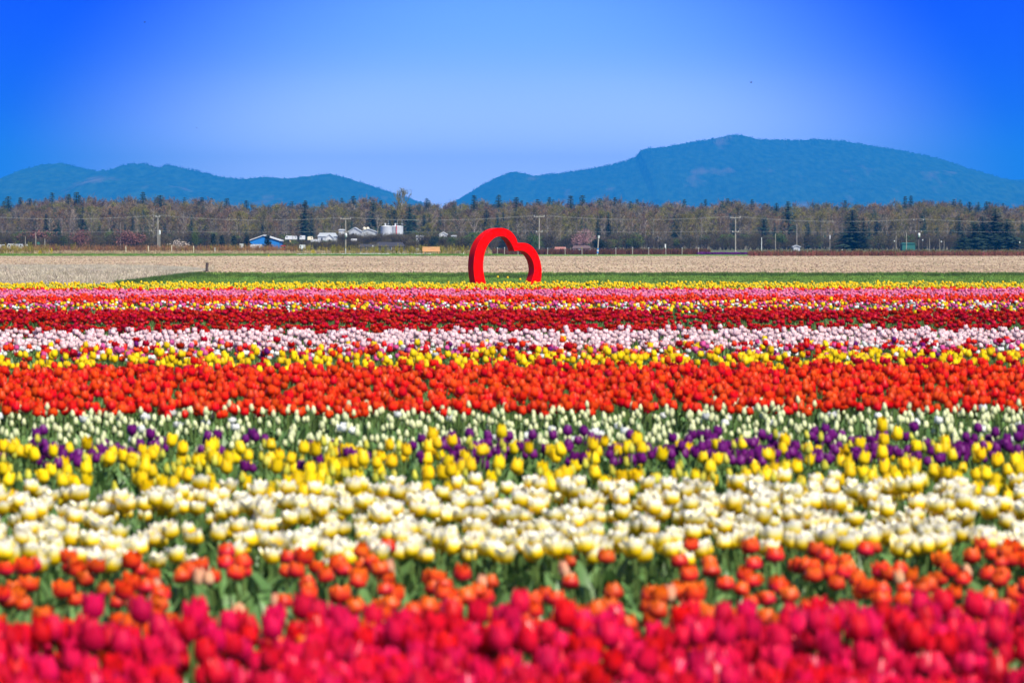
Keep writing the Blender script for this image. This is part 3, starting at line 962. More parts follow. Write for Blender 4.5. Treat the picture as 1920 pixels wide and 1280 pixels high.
def van(name, px0, px1, D, top, bot, body, label, cat='van', flip=False):
    c = at((px0 + px1) / 2, D, 0); w = (px1 - px0) * D / F / 2; zt = zof(top, D); zb = max(.35, zof(bot, D))
    root = empty(name, c); tag(root, label, cat)
    s = -1 if flip else 1
    m = MB()
    zm = zb + (zt - zb) * .5
    pr = [(-w, zb), (w, zb), (w, zm), (w * .72, zt), (-w * .94, zt), (-w, zt - .1)]
    a_ = [(s * x, -.8, z_) for x, z_ in pr]; b_ = [(s * x, .9, z_) for x, z_ in pr]
    n = len(pr)
    m.add(a_ + b_, [tuple(range(n)), tuple(range(2 * n - 1, n - 1, -1))] + [(i, i + n, (i + 1) % n + n, (i + 1) % n) for i in range(n)])
    m.build('body', body, root)
    m = MB(); m.box(min(s * w * .3, s * w * .66), max(s * w * .3, s * w * .66), -.82, -.805, zm, zt - .15); m.build('window', M_glass, root)
    for xx in (-w * .62, w * .62):
        m = MB()
        V = []
        for y in (-.85, -.6):
            for k in range(12):
                t_ = 6.2832 * k / 12; V.append((xx + .34 * math.cos(t_), y, .34 + .34 * math.sin(t_)))
        m.add(V, [tuple(range(12)), tuple(range(23, 11, -1))] + [(i, i + 12, (i + 1) % 12 + 12, (i + 1) % 12) for i in range(12)])
        m.build('wheel', M_rubber, root)
    return root


for i, (a_, b_, D, t_, u_, mt_, lab) in enumerate([
        (0, 11, 690, 458.5, 467, M_white, 'white van at the very left edge behind the canes'),
        (14, 29, 690, 457, 467, M_white, 'white van second from the left edge behind the canes'),
        (31, 43, 695, 457.5, 467, M_lgrey, 'pale grey van third from the left edge behind the canes'),
        (449, 456, 700, 457, 467, M_white, 'small white van left of the blue barn'),
        (538, 550, 790, 460, 466, M_white, 'white van below the tan boom in the farmyard'),
        (561, 572, 760, 459, 468, M_white, 'white camper in the middle of the farmyard'),
        (575, 588, 800, 460, 467, M_lgrey, 'pale camper just right of the middle one in the farmyard'),
        (592, 600, 790, 459, 468, M_white, 'short white van at the right of the farmyard'),
        (603, 612, 785, 466, 474, M_lgrey, 'pale grey car low behind the gold shoots'),
        (535, 548, 850, 442, 449, M_white, 'white truck parked above the tan boom'),
        (549, 557, 860, 442.5, 449, M_white, 'white truck second in the upper farmyard row'),
        (562, 572, 855, 441.5, 449, M_white, 'white truck third in the upper farmyard row'),
        (577, 587, 855, 443.5, 450, M_cream, 'cream truck fourth in the upper farmyard row'),
        (583, 592, 840, 449, 454, M_white, 'small white car left of the farmhouse'),
        (590, 598, 838, 448.5, 453, M_white, 'small white car directly below the farmhouse'),
        (658, 669, 850, 447.5, 451.5, M_white, 'white car right of the pole with a white box'),
        (787, 797, 845, 449, 453, M_cream, 'cream car below the small white house'),
        (1572, 1585, 700, 467.5, 471.5, M_white, 'white car just above the hedge at the right')]):
    van('parked_van' if (b_ - a_) > 9 and u_ - t_ > 5 else 'parked_car', a_, b_, D, t_, u_, mt_, lab, 'van' if u_ - t_ > 5 else 'car', flip=bool(i % 2))

# red tractor with its red implement
D = 620; c = at(531, D); u = D / F
root = empty('red_tractor', c); tag(root, 'small red tractor with a dark cab behind the canes', 'tractor')
m = MB(); m.box(-4.5 * u, 4.5 * u, -.4, .4, .45, .45 + 5 * u); m.build('body', M_red, root)
m = MB(); m.box(-3.6 * u, 3.6 * u, -.36, .36, .453 + 5 * u, .45 + 8.6 * u); m.build('cab_glass', M_glass, root)
m = MB(); m.box(-4.2 * u, 4.2 * u, -.45, .45, .453 + 8.6 * u, .45 + 10 * u); m.build('cab_roof', M_red, root)
for s in (-1, 1):
    m = MB(); V = []
    for y in (-.55, -.42):
        for k in range(12):
            t_ = 6.2832 * k / 12; V.append((s * .3 + .3 * math.cos(t_), y, .3 + .3 * math.sin(t_)))
    m.add(V, [tuple(range(12)), tuple(range(23, 11, -1))] + [(i, i + 12, (i + 1) % 12 + 12, (i + 1) % 12) for i in range(12)])
    m.build('wheel', M_rubber, root)
for xa, xb in ((538, 546), (547.5, 555)):
    w = (xb - xa) / 2 * u
    root = empty('red_trailer', at((xa + xb) / 2, D)); tag(root, 'low red trailer ' + ('coupled next to the red tractor' if xa < 545 else 'farther from the red tractor'), 'trailer', 'red farm trailers')
    m = MB(); m.box(-w, w, -.5, .5, zof(473, D), zof(470, D)); m.build('bed', M_red, root)
    m = MB(); m.box(-w, w, -.53, -.503, zof(471, D), zof(469, D)); m.build('side_board', M_red, root)
    m = MB(); m.box(-w * .5, w * .5, -.3, .3, .05, zof(473, D) - .003); m.build('chassis', M_rubber, root)
# tan boom of a digger
D = 780; m = MB()
m.tube([at(548.5, D, .6), at(547, D, zof(459, D)), at(543, D, zof(450.5, D))], [.2, .17, .12], 6)
o = m.build('loader_boom', M_tan); tag(o, 'tan loader boom leaning up over the farmyard', 'boom')
# wooden bench
D = 585; u = D / F
root = empty('wooden_bench', at(808.5, D)); tag(root, 'orange-brown wooden bench at the end of the green verge', 'bench')
hw = 16.5 * u
for k in range(4):
    m = MB(); z0 = .46 + k * .17; m.box(-hw, hw, -.05 + .02 * k, .0 + .02 * k, z0, z0 + .15); m.build('back_slat', M_wood, root)
for k in range(3):
    m = MB(); m.box(-hw, hw, -.52 + k * .16, -.38 + k * .16, .40, .445); m.build('seat_slat', M_wood, root)
for sx in (-1, 1):
    for y in (-.45, .05):
        m = MB(); m.box(sx * hw * .86 - .05, sx * hw * .86 + .05, y - .04, y + .04, 0, .397); m.build('leg', M_wood, root)

# ------------------------------------------------------------------ poles and wires
D0 = 740


def pole(px, D, top, mat, label, arms=(), box=None, cap=None, group=None, r=.12, name='utility_pole', cat='pole', base=0):
    root = empty(name, at(px, D)); tag(root, label, cat, group)
    m = MB(); zt = zof(top, D)
    m.tube([(0, 0, base), (0, 0, zt * .5), (0, 0, zt)], [r, r * .9, r * .75], 8); m.build('post', mat, root)
    for (py, half) in arms:
        z_ = zof(py, D); w = half * D / F
        m = MB(); m.box(-w, w, -r - .08, -r - .003, z_ - .06, z_ + .06); m.build('crossarm', mat, root)
        for s in (-1, 1):
            m = MB(); m.lathe([(.05, z_ + .063), (.08, z_ + .12), (.05, z_ + .16), (.07, z_ + .2), (.01, z_ + .24)], 8, cx=s * w * .9, cy=-r - .04)
            m.build('insulator', M_white, root)
    if box:
        m = MB(); z_ = zof(box, D); m.lathe([(.02, z_ - .4), (.22, z_ - .38), (.22, z_ + .35), (.1, z_ + .42), (.02, z_ + .45)], 10, cx=.1, cy=-.35); m.build('transformer', M_white, root, True)
    if cap:
        m = MB(); m.lathe([(r * 1.5, zt - .7), (r * 1.9, zt - .5), (r * 1.9, zt), (.02, zt + .2)], 8); m.build('cap', M_white, root)
    return root


big = [(-60, 405, M_pole, None), (296, 405, M_pole, 'tall pale utility pole left of the pale-blossomed tree'), (648, 409, M_pole, 'pale utility pole with a white box left of the grey roofs'),
       (1011, 405, M_pole, 'tall pale utility pole just right of the heart top'), (1379, 407, M_pole, 'pale utility pole with a low crossarm in mid right field'),
       (1722, 412, M_poled, 'dark utility pole with wide crossarm left of the evergreen clump'), (2075, 408, M_pole, None)]
for px, top, mt_, lab in big:
    if lab is None:
        lab = 'utility pole beyond the ' + ('left' if px < 0 else 'right') + ' edge of the view'
    pole(px, D0, top, mt_, lab, r=.17 if px == 1722 else .13, arms=((top + 1.5, 10), (435, 6)) if px != 296 else ((top + 1.5, 4),), box=441 if px in (648, 1722) else None)
wires = [('upper', -9, 1.0), ('upper', 9, 1.0), ('lower', 0, 1.0)]
gaps = ['beyond the left edge', 'between the left pole and the white-box pole', 'between the white-box pole and the heart', 'right of the heart', 'in the mid right', 'past the evergreen clump']
for i in range(len(big) - 1):
    for kind, off, _ in wires:
        if kind == 'lower' and i < 2: ya = yb = 434.0
        a0, b0 = big[i], big[i + 1]
        ya = (a0[1] - 0.5) if kind == 'upper' else 434
        yb = (b0[1] - 0.5) if kind == 'upper' else 434
        za, zb = zof(ya, D0), zof(yb, D0)
        pts_ = []
        for k in range(17):
            t_ = k / 16
            x = (a0[0] + (b0[0] - a0[0]) * t_ + off - 960) * D0 / F
            pts_.append((x, D0 - .17, za + (zb - za) * t_ + .12 - (.75 if kind == 'upper' else .25) * 4 * t_ * (1 - t_)))
        m = MB(); m.tube(pts_, .015, 4, cap=False)
        o = m.build('power_line', M_wire)
        tag(o, '%s grey power line %s' % ('paired upper' if kind == 'upper' else 'single lower', gaps[i]), 'cable', ('paired upper power lines ' if kind == 'upper' else 'lower power lines ') + gaps[i])

for px, D, top, mt_, lab, kw in [
        (299.5, 720, 433, M_pole, 'shorter pole with a small lamp close beside the tall left pole', dict(cap=True, r=.09)),
        (47.5, 640, 443, M_pole, 'thin pale pole, leftmost of the three behind the canes', dict(r=.06)),
        (67, 640, 435.5, M_pole, 'tallest of the three thin pale poles at the left', dict(r=.07)),
        (84, 640, 447, M_pole, 'shortest of the three thin pale poles at the left', dict(r=.07)),
        (226, 800, 417, M_pole, 'very thin pole rising out of the pink plum tree', dict(r=.05)),
        (1428, 640, 445, M_white, 'short white pole right of the crossarm pole', dict(r=.07)),
        (1454, 700, 438, M_pole, 'thin grey pole beneath the tall layered fir', dict(r=.07)),
        (1494, 860, 420, M_pole, 'thin pole standing high in the wood right of the tall fir', dict(r=.09)),
        (1556, 800, 442, M_pole, 'short pole carrying a small white lamp', dict(r=.06, cap=True)),
        (1680, 700, 444, M_pole, 'thin grey pole left of the teal shed', dict(r=.05)),
        (1699.5, 660, 436, M_pole, 'thin pale pole in front of the teal shed', dict(r=.07)),
        (1743, 700, 446, M_pole, 'thin faint pole right of the dark crossarm pole', dict(r=.045)),
        (1762, 700, 448, M_pole, 'thin faint pole second right of the dark crossarm pole', dict(r=.045)),
        (1770, 700, 450, M_pole, 'thin faint pole just left of the evergreen clump', dict(r=.045))]:
    pole(px, D, top, mt_, lab, name='slender_pole', **kw)
# leaning marker pole wrapped in blue
D = 560; root = empty('marker_pole', at(1120, D)); tag(root, 'leaning white-capped pole with a blue wrap standing at the hedge', 'pole')
zt = zof(442, D)
m = MB(); m.tube([(0, 0, 0), (.09, 0, zt * .45), (.2, 0, zt)], [.1, .095, .085], 8); m.build('post', M_pole, root)
m = MB(); m.tube([(.03, 0, zof(474.5, D)), (.08, 0, zof(465.5, D))], .125, 10); m.build('wrap', M_bluep, root)
m = MB(); m.tube([(.04, -.01, zof(471.5, D)), (.065, -.01, zof(468.5, D))], .135, 10); m.build('white_band', M_white, root)
m = MB(); m.tube([(.19, 0, zt - .4), (.21, 0, zt + .05)], [.12, .15], 8); m.build('cap', M_white, root)
# fence posts along the right-hand hedge
for i, px in enumerate((932, 945, 971, 1026, 1059, 1091, 1154, 1185, 1216, 1248, 1278, 1309)):
    D = 563; root = empty('fence_post', at(px + random.uniform(-1, 1), D), random.uniform(-.2, .2)); root.rotation_euler[1] = random.uniform(-.03, .03)
    inside = px < 1000
    extra = {1248: 'fence post carrying a white box sign in the right-hand hedge line', 1091: 'fence post with a yellow-topped cap by the brown-roofed house'}.get(px)
    tag(root, extra or ('short pale fence post seen through the heart' if inside else 'short pale fence post along the right-hand hedge'), 'post', None if extra else ('fence posts seen through the heart' if inside else 'fence posts along the right-hand hedge'))
    m = MB(); zt = .93 + random.uniform(-.05, .08); m.tube([(0, 0, 0), (0, 0, zt)], .055, 7); m.build('post_shaft', M_pole, root)
    m = MB(); m.lathe([(.062, zt + .001), (.062, zt + .05), (.01, zt + .09)], 7); m.build('post_cap', M_forsy if px == 1091 else M_white, root)
    if px == 1248:
        m = MB(); m.box(-.16, .02, -.1, -.06, 1.0, 1.55); m.build('sign_plate', M_white, root)
for px, mt_, top, lab in ((236, M_cream, 461, 'tan stake in the cane rows, first of four from the left'), (278, M_cream, 461, 'tan stake in the cane rows, second of four from the left'), (322, M_cream, 460.5, 'tan stake beside the pale-blossomed tree trunk'),
                     (363, M_cream, 461, 'tan stake in the cane rows right of the pale-blossomed tree'), (403, M_white, 464, 'thick white stake at the front of the cane rows'), (648, M_white, 466, 'white stake below the pole with a white box')):
    D = 578; m = MB(); m.tube([(0, 0, 0), (0, 0, zof(top, D))], .05, 6); o = m.build('garden_stake', mt_, None, False, at(px, D)); tag(o, lab, 'stake')
# weathered stub post in the field
D = 222; root = empty('stub_post', at(388.5, D)); tag(root, 'dark weathered stub post where the lawn meets the ploughed field', 'post')
m = MB(); m.tube([(0, 0, 0), (-.02, 0, .3), (.01, 0, .57)], [.085, .08, .09], 8); m.build('post_shaft', M_poled, root)
m = MB(); m.box(-.1, .1, -.1, .1, .572, .60); m.build('post_cap', M_poled, root)
# signs and lamps
for px, py, D, r_, mt_, lab, nm in ((72, 456.5, 660, .26, M_teal, 'round teal sign behind the canes at the left', 'round_sign'), (50.5, 459.5, 660, .22, M_white, 'small white sign left of the round teal one', 'square_sign')):
    root = empty(nm, at(px, D)); tag(root, lab, 'sign'); zc = zof(py, D)
    m = MB(); m.tube([(0, 0, 0), (0, 0, zc)], .03, 6); m.build('post', M_pole, root)
    m = MB(); n = 16 if nm[0] == 'r' else 4
    V = [(r_ * math.cos(6.2832 * (k + .5) / n), y, zc + r_ * math.sin(6.2832 * (k + .5) / n)) for y in (-.08, -.04) for k in range(n)]
    m.add(V, [tuple(range(n)), tuple(range(2 * n - 1, n - 1, -1))] + [(i, i + n, (i + 1) % n + n, (i + 1) % n) for i in range(n)]); m.build('plate', mt_, root)
for px, py, lab in ((1677, 453.5, 'street lamp with white globe left of the teal shed'), (1730, 451.5, 'street lamp with white globe right of the dark crossarm pole'), (1765, 454.5, 'street lamp with pale globe left of the evergreen clump'), (1912, 456, 'street lamp with white head at the right edge'), (699, 463, 'white globe lamp in front of the dark sheds, upper one'), (687, 467, 'white globe lamp in front of the dark sheds, lower one')):
    D = 690; root = empty('street_lamp', at(px, D)); tag(root, lab, 'lamp'); zc = zof(py, D)
    m = MB(); m.tube([(0, 0, 0), (0, 0, zc)], .04, 6); m.build('post', M_poled, root)
    m = MB(); m.lathe([(.04, zc), (.11, zc + .06), (.13, zc + .14), (.1, zc + .22), (.01, zc + .27)], 12); m.build('globe', M_white, root, True)
# white edging pipe along the verge
m = MB(); m.tube([at(556, 560, .06), at(700, 585, .06), at(870, 592, .06)], .07, 6); o = m.build('irrigation_pipe', M_white); tag(o, 'white irrigation pipe lying along the far edge of the verge', 'pipe')
# pale row covers behind the canes at the left
# ------------------------------------------------------------------ cane rows and hedges
M_cane = {'rust': noisy('rust_canes', (0.13, 0.06, 0.025), (0.34, 0.17, 0.07), 2, .9, obj=True), 'gold': noisy('gold_canes', (0.16, 0.14, 0.02), (0.40, 0.31, 0.04), 2, .9, obj=True),
          'tan': noisy('dry_grass', (0.30, 0.21, 0.11), (0.55, 0.43, 0.27), 2, .9, obj=True), 'wine': noisy('wine_canes', (0.05, 0.02, 0.015), (0.16, 0.06, 0.04), 2, .9, obj=True),
          'mossy': noisy('mossy_canes', (0.06, 0.055, 0.015), (0.17, 0.14, 0.035), 2, .9, obj=True)}


def clump(seed, mat, n, r, h, lean, w=.02):
    random.seed(seed); m = MB()
    for _ in range(n):
        a, q = random.uniform(0, 6.283), r * math.sqrt(random.random())
        p = Vector((math.cos(a) * q, math.sin(a) * q, -.03)); hh = h * random.uniform(.55, 1.1)
        e_ = p + Vector((random.gauss(0, lean), random.gauss(0, lean), 1)) * hh
        m.tube([p, p.lerp(e_, .5) + Vector((random.gauss(0, .02),) * 2 + (0,)), e_], [w, w * .8, w * .3], 3, cap=False)
        for _k in range(3):
            s_ = p.lerp(e_, random.uniform(.4, 1)); twig(m, s_, Vector((random.gauss(0, .5), random.gauss(0, .5), .8)), random.uniform(.1, .3), .02)
    return m.mesh('clump', mat)


cc = {k: proto_collection('canes_' + k, [clump(300 + i, M_cane[k], 7, .28, {'rust': 1.35, 'gold': 1.35, 'tan': .5, 'wine': .78, 'mossy': .85}[k], .07 if k != 'tan' else .25, .02 if k != 'wine' else .024) for i in range(4)]) for k in M_cane}
random.seed(505)


def rowpts(xa, xb, Ds, n, jit=.4):
    return [at(random.uniform(xa, xb), random.choice(Ds) + random.gauss(0, jit)) for _ in range(n)]


scatter('rust_brown_canes', rowpts(-140, 560, (582, 590, 598), 1000), cc['rust'], 4, 'rust-brown bare canes standing in rows at the left', (.8, 1.15), .04)
scatter('yellow_green_canes', rowpts(-140, 90, (580, 588), 330) + rowpts(300, 930, (590, 600), 430), cc['gold'], 4, 'yellow-green canes behind the verge', (.6, 1.15), .05)
scatter('dry_grass', rowpts(90, 620, (577, 580), 900) + rowpts(620, 930, (590, 600), 260) + rowpts(-140, 90, (578, 580), 120), cc['tan'], 4, 'dry tan grass at the foot of the cane rows', (.6, 1.2), .1)
scatter('dark_red_hedge', rowpts(925, 1330, (566, 569, 572, 575), 1150), cc['wine'], 4, 'low dark wine-red hedge behind the fence posts', (.85, 1.1), .05)
scatter('mossy_hedge_tips', rowpts(1160, 1330, (572, 575), 120) + rowpts(1405, 2150, (510, 514), 620), cc['mossy'], 4, 'olive shoots topping the low hedge', (.85, 1.05), .05)
M_trunk = noisy('reddish_stems', (0.10, 0.03, 0.02), (0.30, 0.11, 0.08), 2, .9, obj=True)
ct = proto_collection('canes_stems', [clump(340 + i, M_trunk, 5, .25, .66, .03, .026) for i in range(4)])
scatter('reddish_vine_stems', rowpts(1405, 2150, (506, 509, 512), 1700), ct, 4, 'reddish upright stems of the low hedge at the right', (.85, 1.12), .03)
M_purple_far = noisy('purple_flowers_far', (0.07, 0.005, 0.11), (0.17, 0.02, 0.25), 4, .7)
random.seed(506)
pf = MB()
for _ in range(260):
    leafbit(pf, Vector((random.uniform(-.4, .4), random.uniform(-.4, .4), random.uniform(.18, .42))), .05)
pfc = proto_collection('purple_far', [pf.mesh('pf', M_purple_far)])
scatter('purple_flower_strip', rowpts(1312, 1412, (522, 525, 528), 170), pfc, 1, 'strip of purple flowers between the two hedges', (.8, 1.1), .03)
random.seed(507)
for px, nm, top, lab in ((7, 'shoots', 456, 'green shoots'), (25, 'shoots', 457, ''), (55, 'shoots', 455, ''), (108, 'shoots', 458, ''), (137, 'shoots', 457, ''), (706, 'shoots', 460, ''), (719, 'shoots', 462, ''),
                         (744, 'shoots', 459, ''), (753, 'shoots', 461, ''), (769, 'shoots', 462, ''), (775, 'shoots', 464, ''), (791, 'shoots', 461, ''), (828, 'shoots', 461, ''), (836, 'shoots', 466, ''), (867, 'shoots', 461, ''), (624, 'shoots', 460, ''), (634, 'shoots', 462, ''), (552, 'shoots', 463, '')):
    where = 'at the far left' if px < 200 else ('behind the verge left of the bench' if px < 792 else 'between the bench and the heart')
    tree(('shoots', random.randrange(3)), 'upright_shrub', px, 586, top, 'narrow yellow-green upright shrub ' + where, 'shrub', 'narrow yellow-green shrubs ' + where, parts=('stems', 'foliage'))
for px, D, top, ws, lab in ((75, 560, 468, .9, 'yellow-flowering shrub at the left end of the verge, left of the tall-stemmed one'), (97, 560, 463, .5, 'tall-stemmed yellow-flowering shrub at the left of the verge'), (148, 588, 464, .6, 'small yellow-flowering shrub among the rust canes'),
                            (587, 575, 466, 1.1, 'widest yellow-flowering shrub, in the middle of the left half'), (557, 580, 469, .7, 'yellow-flowering shrub right of the red tractor'), (536, 578, 471, .7, 'yellow-flowering shrub hiding the tractor foot'), (343, 585, 467, .6, 'small yellow-flowering shrub beneath the pale-blossomed tree')):
    tree(('forsythia', 0), 'yellow_shrub', px, D, top, lab, 'shrub', None, wscale=ws, parts=('stems', 'flowers'))

# ------------------------------------------------------------------ clods, grass, straw
random.seed(508)
cl = []
M_clod = noisy('clod_earth', (0.20, 0.145, 0.09), (0.50, 0.385, 0.27), 6, .95, obj=True)
for i in range(4):
    m = MB(); V = []
    for k in range(4):
        for j in range(6):
            a = j * 1.047 + random.uniform(-.2, .2); r_ = [.6, 1, .75, .25][k] * random.uniform(.7, 1.2)
            V.append((math.cos(a) * r_, math.sin(a) * r_, [-.3, .1, .5, .75][k] * random.uniform(.8, 1.2)))
    Fc = [(k * 6 + j, k * 6 + (j + 1) % 6, (k + 1) * 6 + (j + 1) % 6, (k + 1) * 6 + j) for k in range(3) for j in range(6)] + [(18, 19, 20, 21, 22, 23)]
    m.add(V, Fc); cl.append(m.mesh('clod', M_clod))
clc = proto_collection('clod', cl)
pts = []
for i in range(26000):
    D = 217.5 + 280 * random.random() ** 1.25
    px = random.uniform(-260, 2180)
    pts.append(at(px, D, random.uniform(0.0, .05)))
scatter('earth_clods', pts, clc, 4, 'clods of dry pale earth strewn over the ploughed field', (.03, .095), .4)


def tuft(seed, mat, n, r, h, w=.012, lean=.35):
    random.seed(seed); m = MB()
    for _ in range(n):
        a, q = random.uniform(0, 6.283), r * math.sqrt(random.random())
        p = Vector((math.cos(a) * q, math.sin(a) * q, -.01)); d = Vector((random.gauss(0, lean), random.gauss(0, lean), 1))
        twig(m, p, d, h * random.uniform(.6, 1.2), w)
    return m.mesh('tuft', mat)


M_blade = noisy('grass_blades', (0.07, 0.15, 0.02), (0.16, 0.28, 0.045), 2, .7, obj=True)
M_bladed = noisy('dark_grass_blades', (0.028, 0.065, 0.012), (0.06, 0.12, 0.022), 2, .7, obj=True)  # for dark grass and weeds, and for the lines that paint ditch shade
M_strawb = noisy('straw_blades', (0.26, 0.22, 0.15), (0.58, 0.51, 0.40), 2, .8, obj=True)
tg = proto_collection('grass_tuft', [tuft(400 + i, M_blade, 70, .42, .09) for i in range(3)])
td = proto_collection('dark_tuft', [tuft(410 + i, M_bladed, 60, .35, .17) for i in range(3)])
ts = proto_collection('straw_tuft', [tuft(420 + i, M_strawb, 46, .3, .2, .014, .6) for i in range(3)])
random.seed(509)


def gy(py):
    return H * F / (py - HZ)


def lawnline(px):      # row where lawn meets the rough straw, left part of the photograph
    return interp([(-400, 560), (200, 534), (300, 522), (345, 515), (385, 511.2), (400, 510)], px) if px < 400 else 500


pts, dpts, spts = [], [], []
for i in range(12000):
    D = random.uniform(123, 217); px = random.uniform(-250, 2170)
    py = HZ + H * F / D
    if px < 400 and py < lawnline(px): continue
    pts.append(at(px, D))
for i in range(2600):
    px = random.uniform(-250, 2170)
    py = random.gauss(517.5, .9) if px > 1040 else random.gauss(519, 2.2)  # thin dark line: shade of a shallow ditch put in as darker blades
    if px < 400 and py < lawnline(px) + 1: continue
    if px < 1040 and random.random() < .45: continue
    dpts.append(at(px, gy(py)))
for i in range(350):
    px = random.uniform(900, 1010); dpts.append(at(px, gy(random.gauss(523, .6))))  # ditch shade inside the heart opening, also painted with dark tufts
for i in range(500):
    px = random.uniform(230, 384); dpts.append(at(px, gy(lawnline(px) + abs(random.gauss(0, 3)) + 1.5)))
for i in range(5200):
    px = random.uniform(-250, 470); py = random.uniform(498, 545)
    if py > lawnline(px) - 1: continue
    if px > 300 and py < 500 + random.random() * 14: continue
    spts.append(at(px, gy(py)))
scatter('lawn_grass', pts, tg, 3, 'short green grass between the tulips and the ploughed field', (.7, 1.3), .1)
scatter('dark_grass_and_ditch_shade', dpts, td, 3, 'dark grass on the lawn, its thin lines painting in the shade of a shallow ditch', (.7, 1.2), .1)
scatter('straw_grass', spts, ts, 3, 'pale dead grass in the rough patch at the left', (.6, 1.3), .2)
sp = [(-3, 0)]
poly = [(at(px, gy(py)).x, gy(py)) for px, py in ((-900, 560), (200, 534), (300, 522), (345, 515), (385, 511.3), (392, 507), (330, 502), (200, 499.5), (-900, 499.5))]
me = bpy.data.meshes.new('rough_ground')
me.from_pydata([(x, y, .125 if y > 214 else .02) for x, y in poly], [], [tuple(range(len(poly)))])
me.materials.append(M_straw)
me.materials.append(M_straw)
tag(link('rough_ground', me), kind='structure')
wp = []
for i in range(900):
    D = 225 + 270 * random.random() ** .8
    px = random.uniform(-200, 2120)
    if mnoise.noise((px * .006, D * .02, 4.)) < .02: continue
    wp.append(at(px, D))
scatter('field_weeds', wp, td, 3, 'sparse dark green weeds sprouting in the ploughed field', (.25, .7), .2)
gp = []
for i in range(2600):
    D = random.uniform(500, 574); gp.append(at(random.uniform(-100, 940), D))
scatter('verge_grass', gp, tg, 3, 'green grass of the far verge', (1.0, 1.8), .1)

# ------------------------------------------------------------------ red heart
DH = 140.0
OC = [(410, 1240), (385, 1115), (368, 1020), (355, 920), (350, 820), (355, 720), (368, 620), (390, 530), (420, 450), (460, 375), (510, 310), (570, 255), (640, 205), (720, 172), (800, 160), (870, 165), (940, 190), (1000, 230), (1050, 290), (1085, 350), (1103, 425),
      (1150, 415), (1210, 415), (1280, 430), (1345, 470), (1400, 530), (1450, 610), (1485, 700), (1508, 800), (1517, 890), (1512, 990), (1500, 1100), (1470, 1240)]
IC = [(600, 1240), (562, 1110), (535, 1000), (518, 900), (513, 820), (518, 720), (532, 620), (555, 540), (590, 460), (640, 390), (700, 335), (770, 305), (840, 300), (890, 312), (940, 350), (985, 410), (1020, 480), (1050, 555),
      (1100, 545), (1150, 545), (1205, 555), (1260, 585), (1310, 635), (1350, 700), (1375, 770), (1388, 850), (1383, 930), (1360, 1010), (1332, 1090), (1280, 1240)]


def smooth(pts_, cusp):
    """Catmull-Rom through the traced points, keeping the cusp sharp"""
    segs = [pts_[:cusp + 1], pts_[cusp:]]
    out = []
    for s_ in segs:
        n = len(s_)
        for i in range(n - 1):
            p0, p1, p2, p3 = s_[max(0, i - 1)], s_[i], s_[i + 1], s_[min(n - 1, i + 2)]
            for k in range(4):
                t_ = k / 4
                out.append(tuple(.5 * ((2 * p1[a]) + (-p0[a] + p2[a]) * t_ + (2 * p0[a] - 5 * p1[a] + 4 * p2[a] - p3[a]) * t_ ** 2 + (-p0[a] + 3 * p1[a] - 3 * p2[a] + p3[a]) * t_ ** 3) for a in (0, 1)))
    out.append(pts_[-1])
    return out


def resample(pts_, n):
    P = np.array(pts_); d = np.r_[0, np.cumsum(np.hypot(*np.diff(P, axis=0).T))]
    s_ = np.linspace(0, d[-1], n)
    return np.stack([np.interp(s_, d, P[:, 0]), np.interp(s_, d, P[:, 1])], 1)


YAW = R(27)
cxp = 850 + 930 / 9.145


def hpt(cx_, cy_):
    px, py = 850 + cx_ / 9.145, 410 + cy_ / 9.145
    return ((px - cxp) * DH / F / math.cos(YAW), zof(py, DH))


so, si = smooth(OC, 20), smooth(IC, 17)
nL, nR = 84, 54
oc = np.vstack([resample(so[:81], nL), resample(so[80:], nR)[1:]])
ic = np.vstack([resample(si[:69], nL), resample(si[68:], nR)[1:]])
T = 98 / 9.145 * DH / F / math.sin(YAW)
M_heart, nt, b = newmat('red_gloss_paint')
nn = nt.nodes.new('ShaderNodeTexNoise'); nn.inputs['Scale'].default_value = 3; nn.inputs['Detail'].default_value = 5
rp = nt.nodes.new('ShaderNodeValToRGB'); rp.color_ramp.elements[0].position = .3; rp.color_ramp.elements[0].color = (0.78, 0.0, 0.0, 1); rp.color_ramp.elements[1].position = .7; rp.color_ramp.elements[1].color = (0.90, 0.001, 0.0, 1)
nt.links.new(nn.outputs[0], rp.inputs[0]); nt.links.new(rp.outputs[0], b.inputs['Base Color'])
b.inputs['Roughness'].default_value = .5; b.inputs['Specular IOR Level'].default_value = .06
heart = empty('heart_sculpture', at(cxp, DH), YAW)
tag(heart, 'big upright red heart-shaped arch standing on the lawn behind the tulips', 'sculpture')
O3 = [hpt(*p) for p in oc]; I3 = [hpt(*p) for p in ic]
n = len(O3); bv = .012


def face(y, name, flip):
    m = MB()
    V = [(x, y, z) for x, z in O3] + [(x, y, z) for x, z in I3]
    Fc = [(i, i + 1, n + i + 1, n + i) if not flip else (n + i, n + i + 1, i + 1, i) for i in range(n - 1)]
    m.add(V, Fc); m.build(name, M_heart, heart)


def band(P, name, flip, insets):
    m = MB(); V = []
    for y, k in insets:
        V += [(x, y, z) for x, z in P]
    Fc = []
    for r_ in range(len(insets) - 1):
        for i in range(n - 1):
            q = (r_ * n + i, r_ * n + i + 1, (r_ + 1) * n + i + 1, (r_ + 1) * n + i)
            Fc.append(q if flip else q[::-1])
    m.add(V, Fc); o_ = m.build(name, M_heart, heart, True)


face(0, 'front_face', True)
face(T, 'back_face', False)
band(O3, 'outer_band', False, [(0, 0), (T / 2, 0), (T, 0)])
band(I3, 'inner_band', True, [(0, 0), (T / 2, 0), (T, 0)])

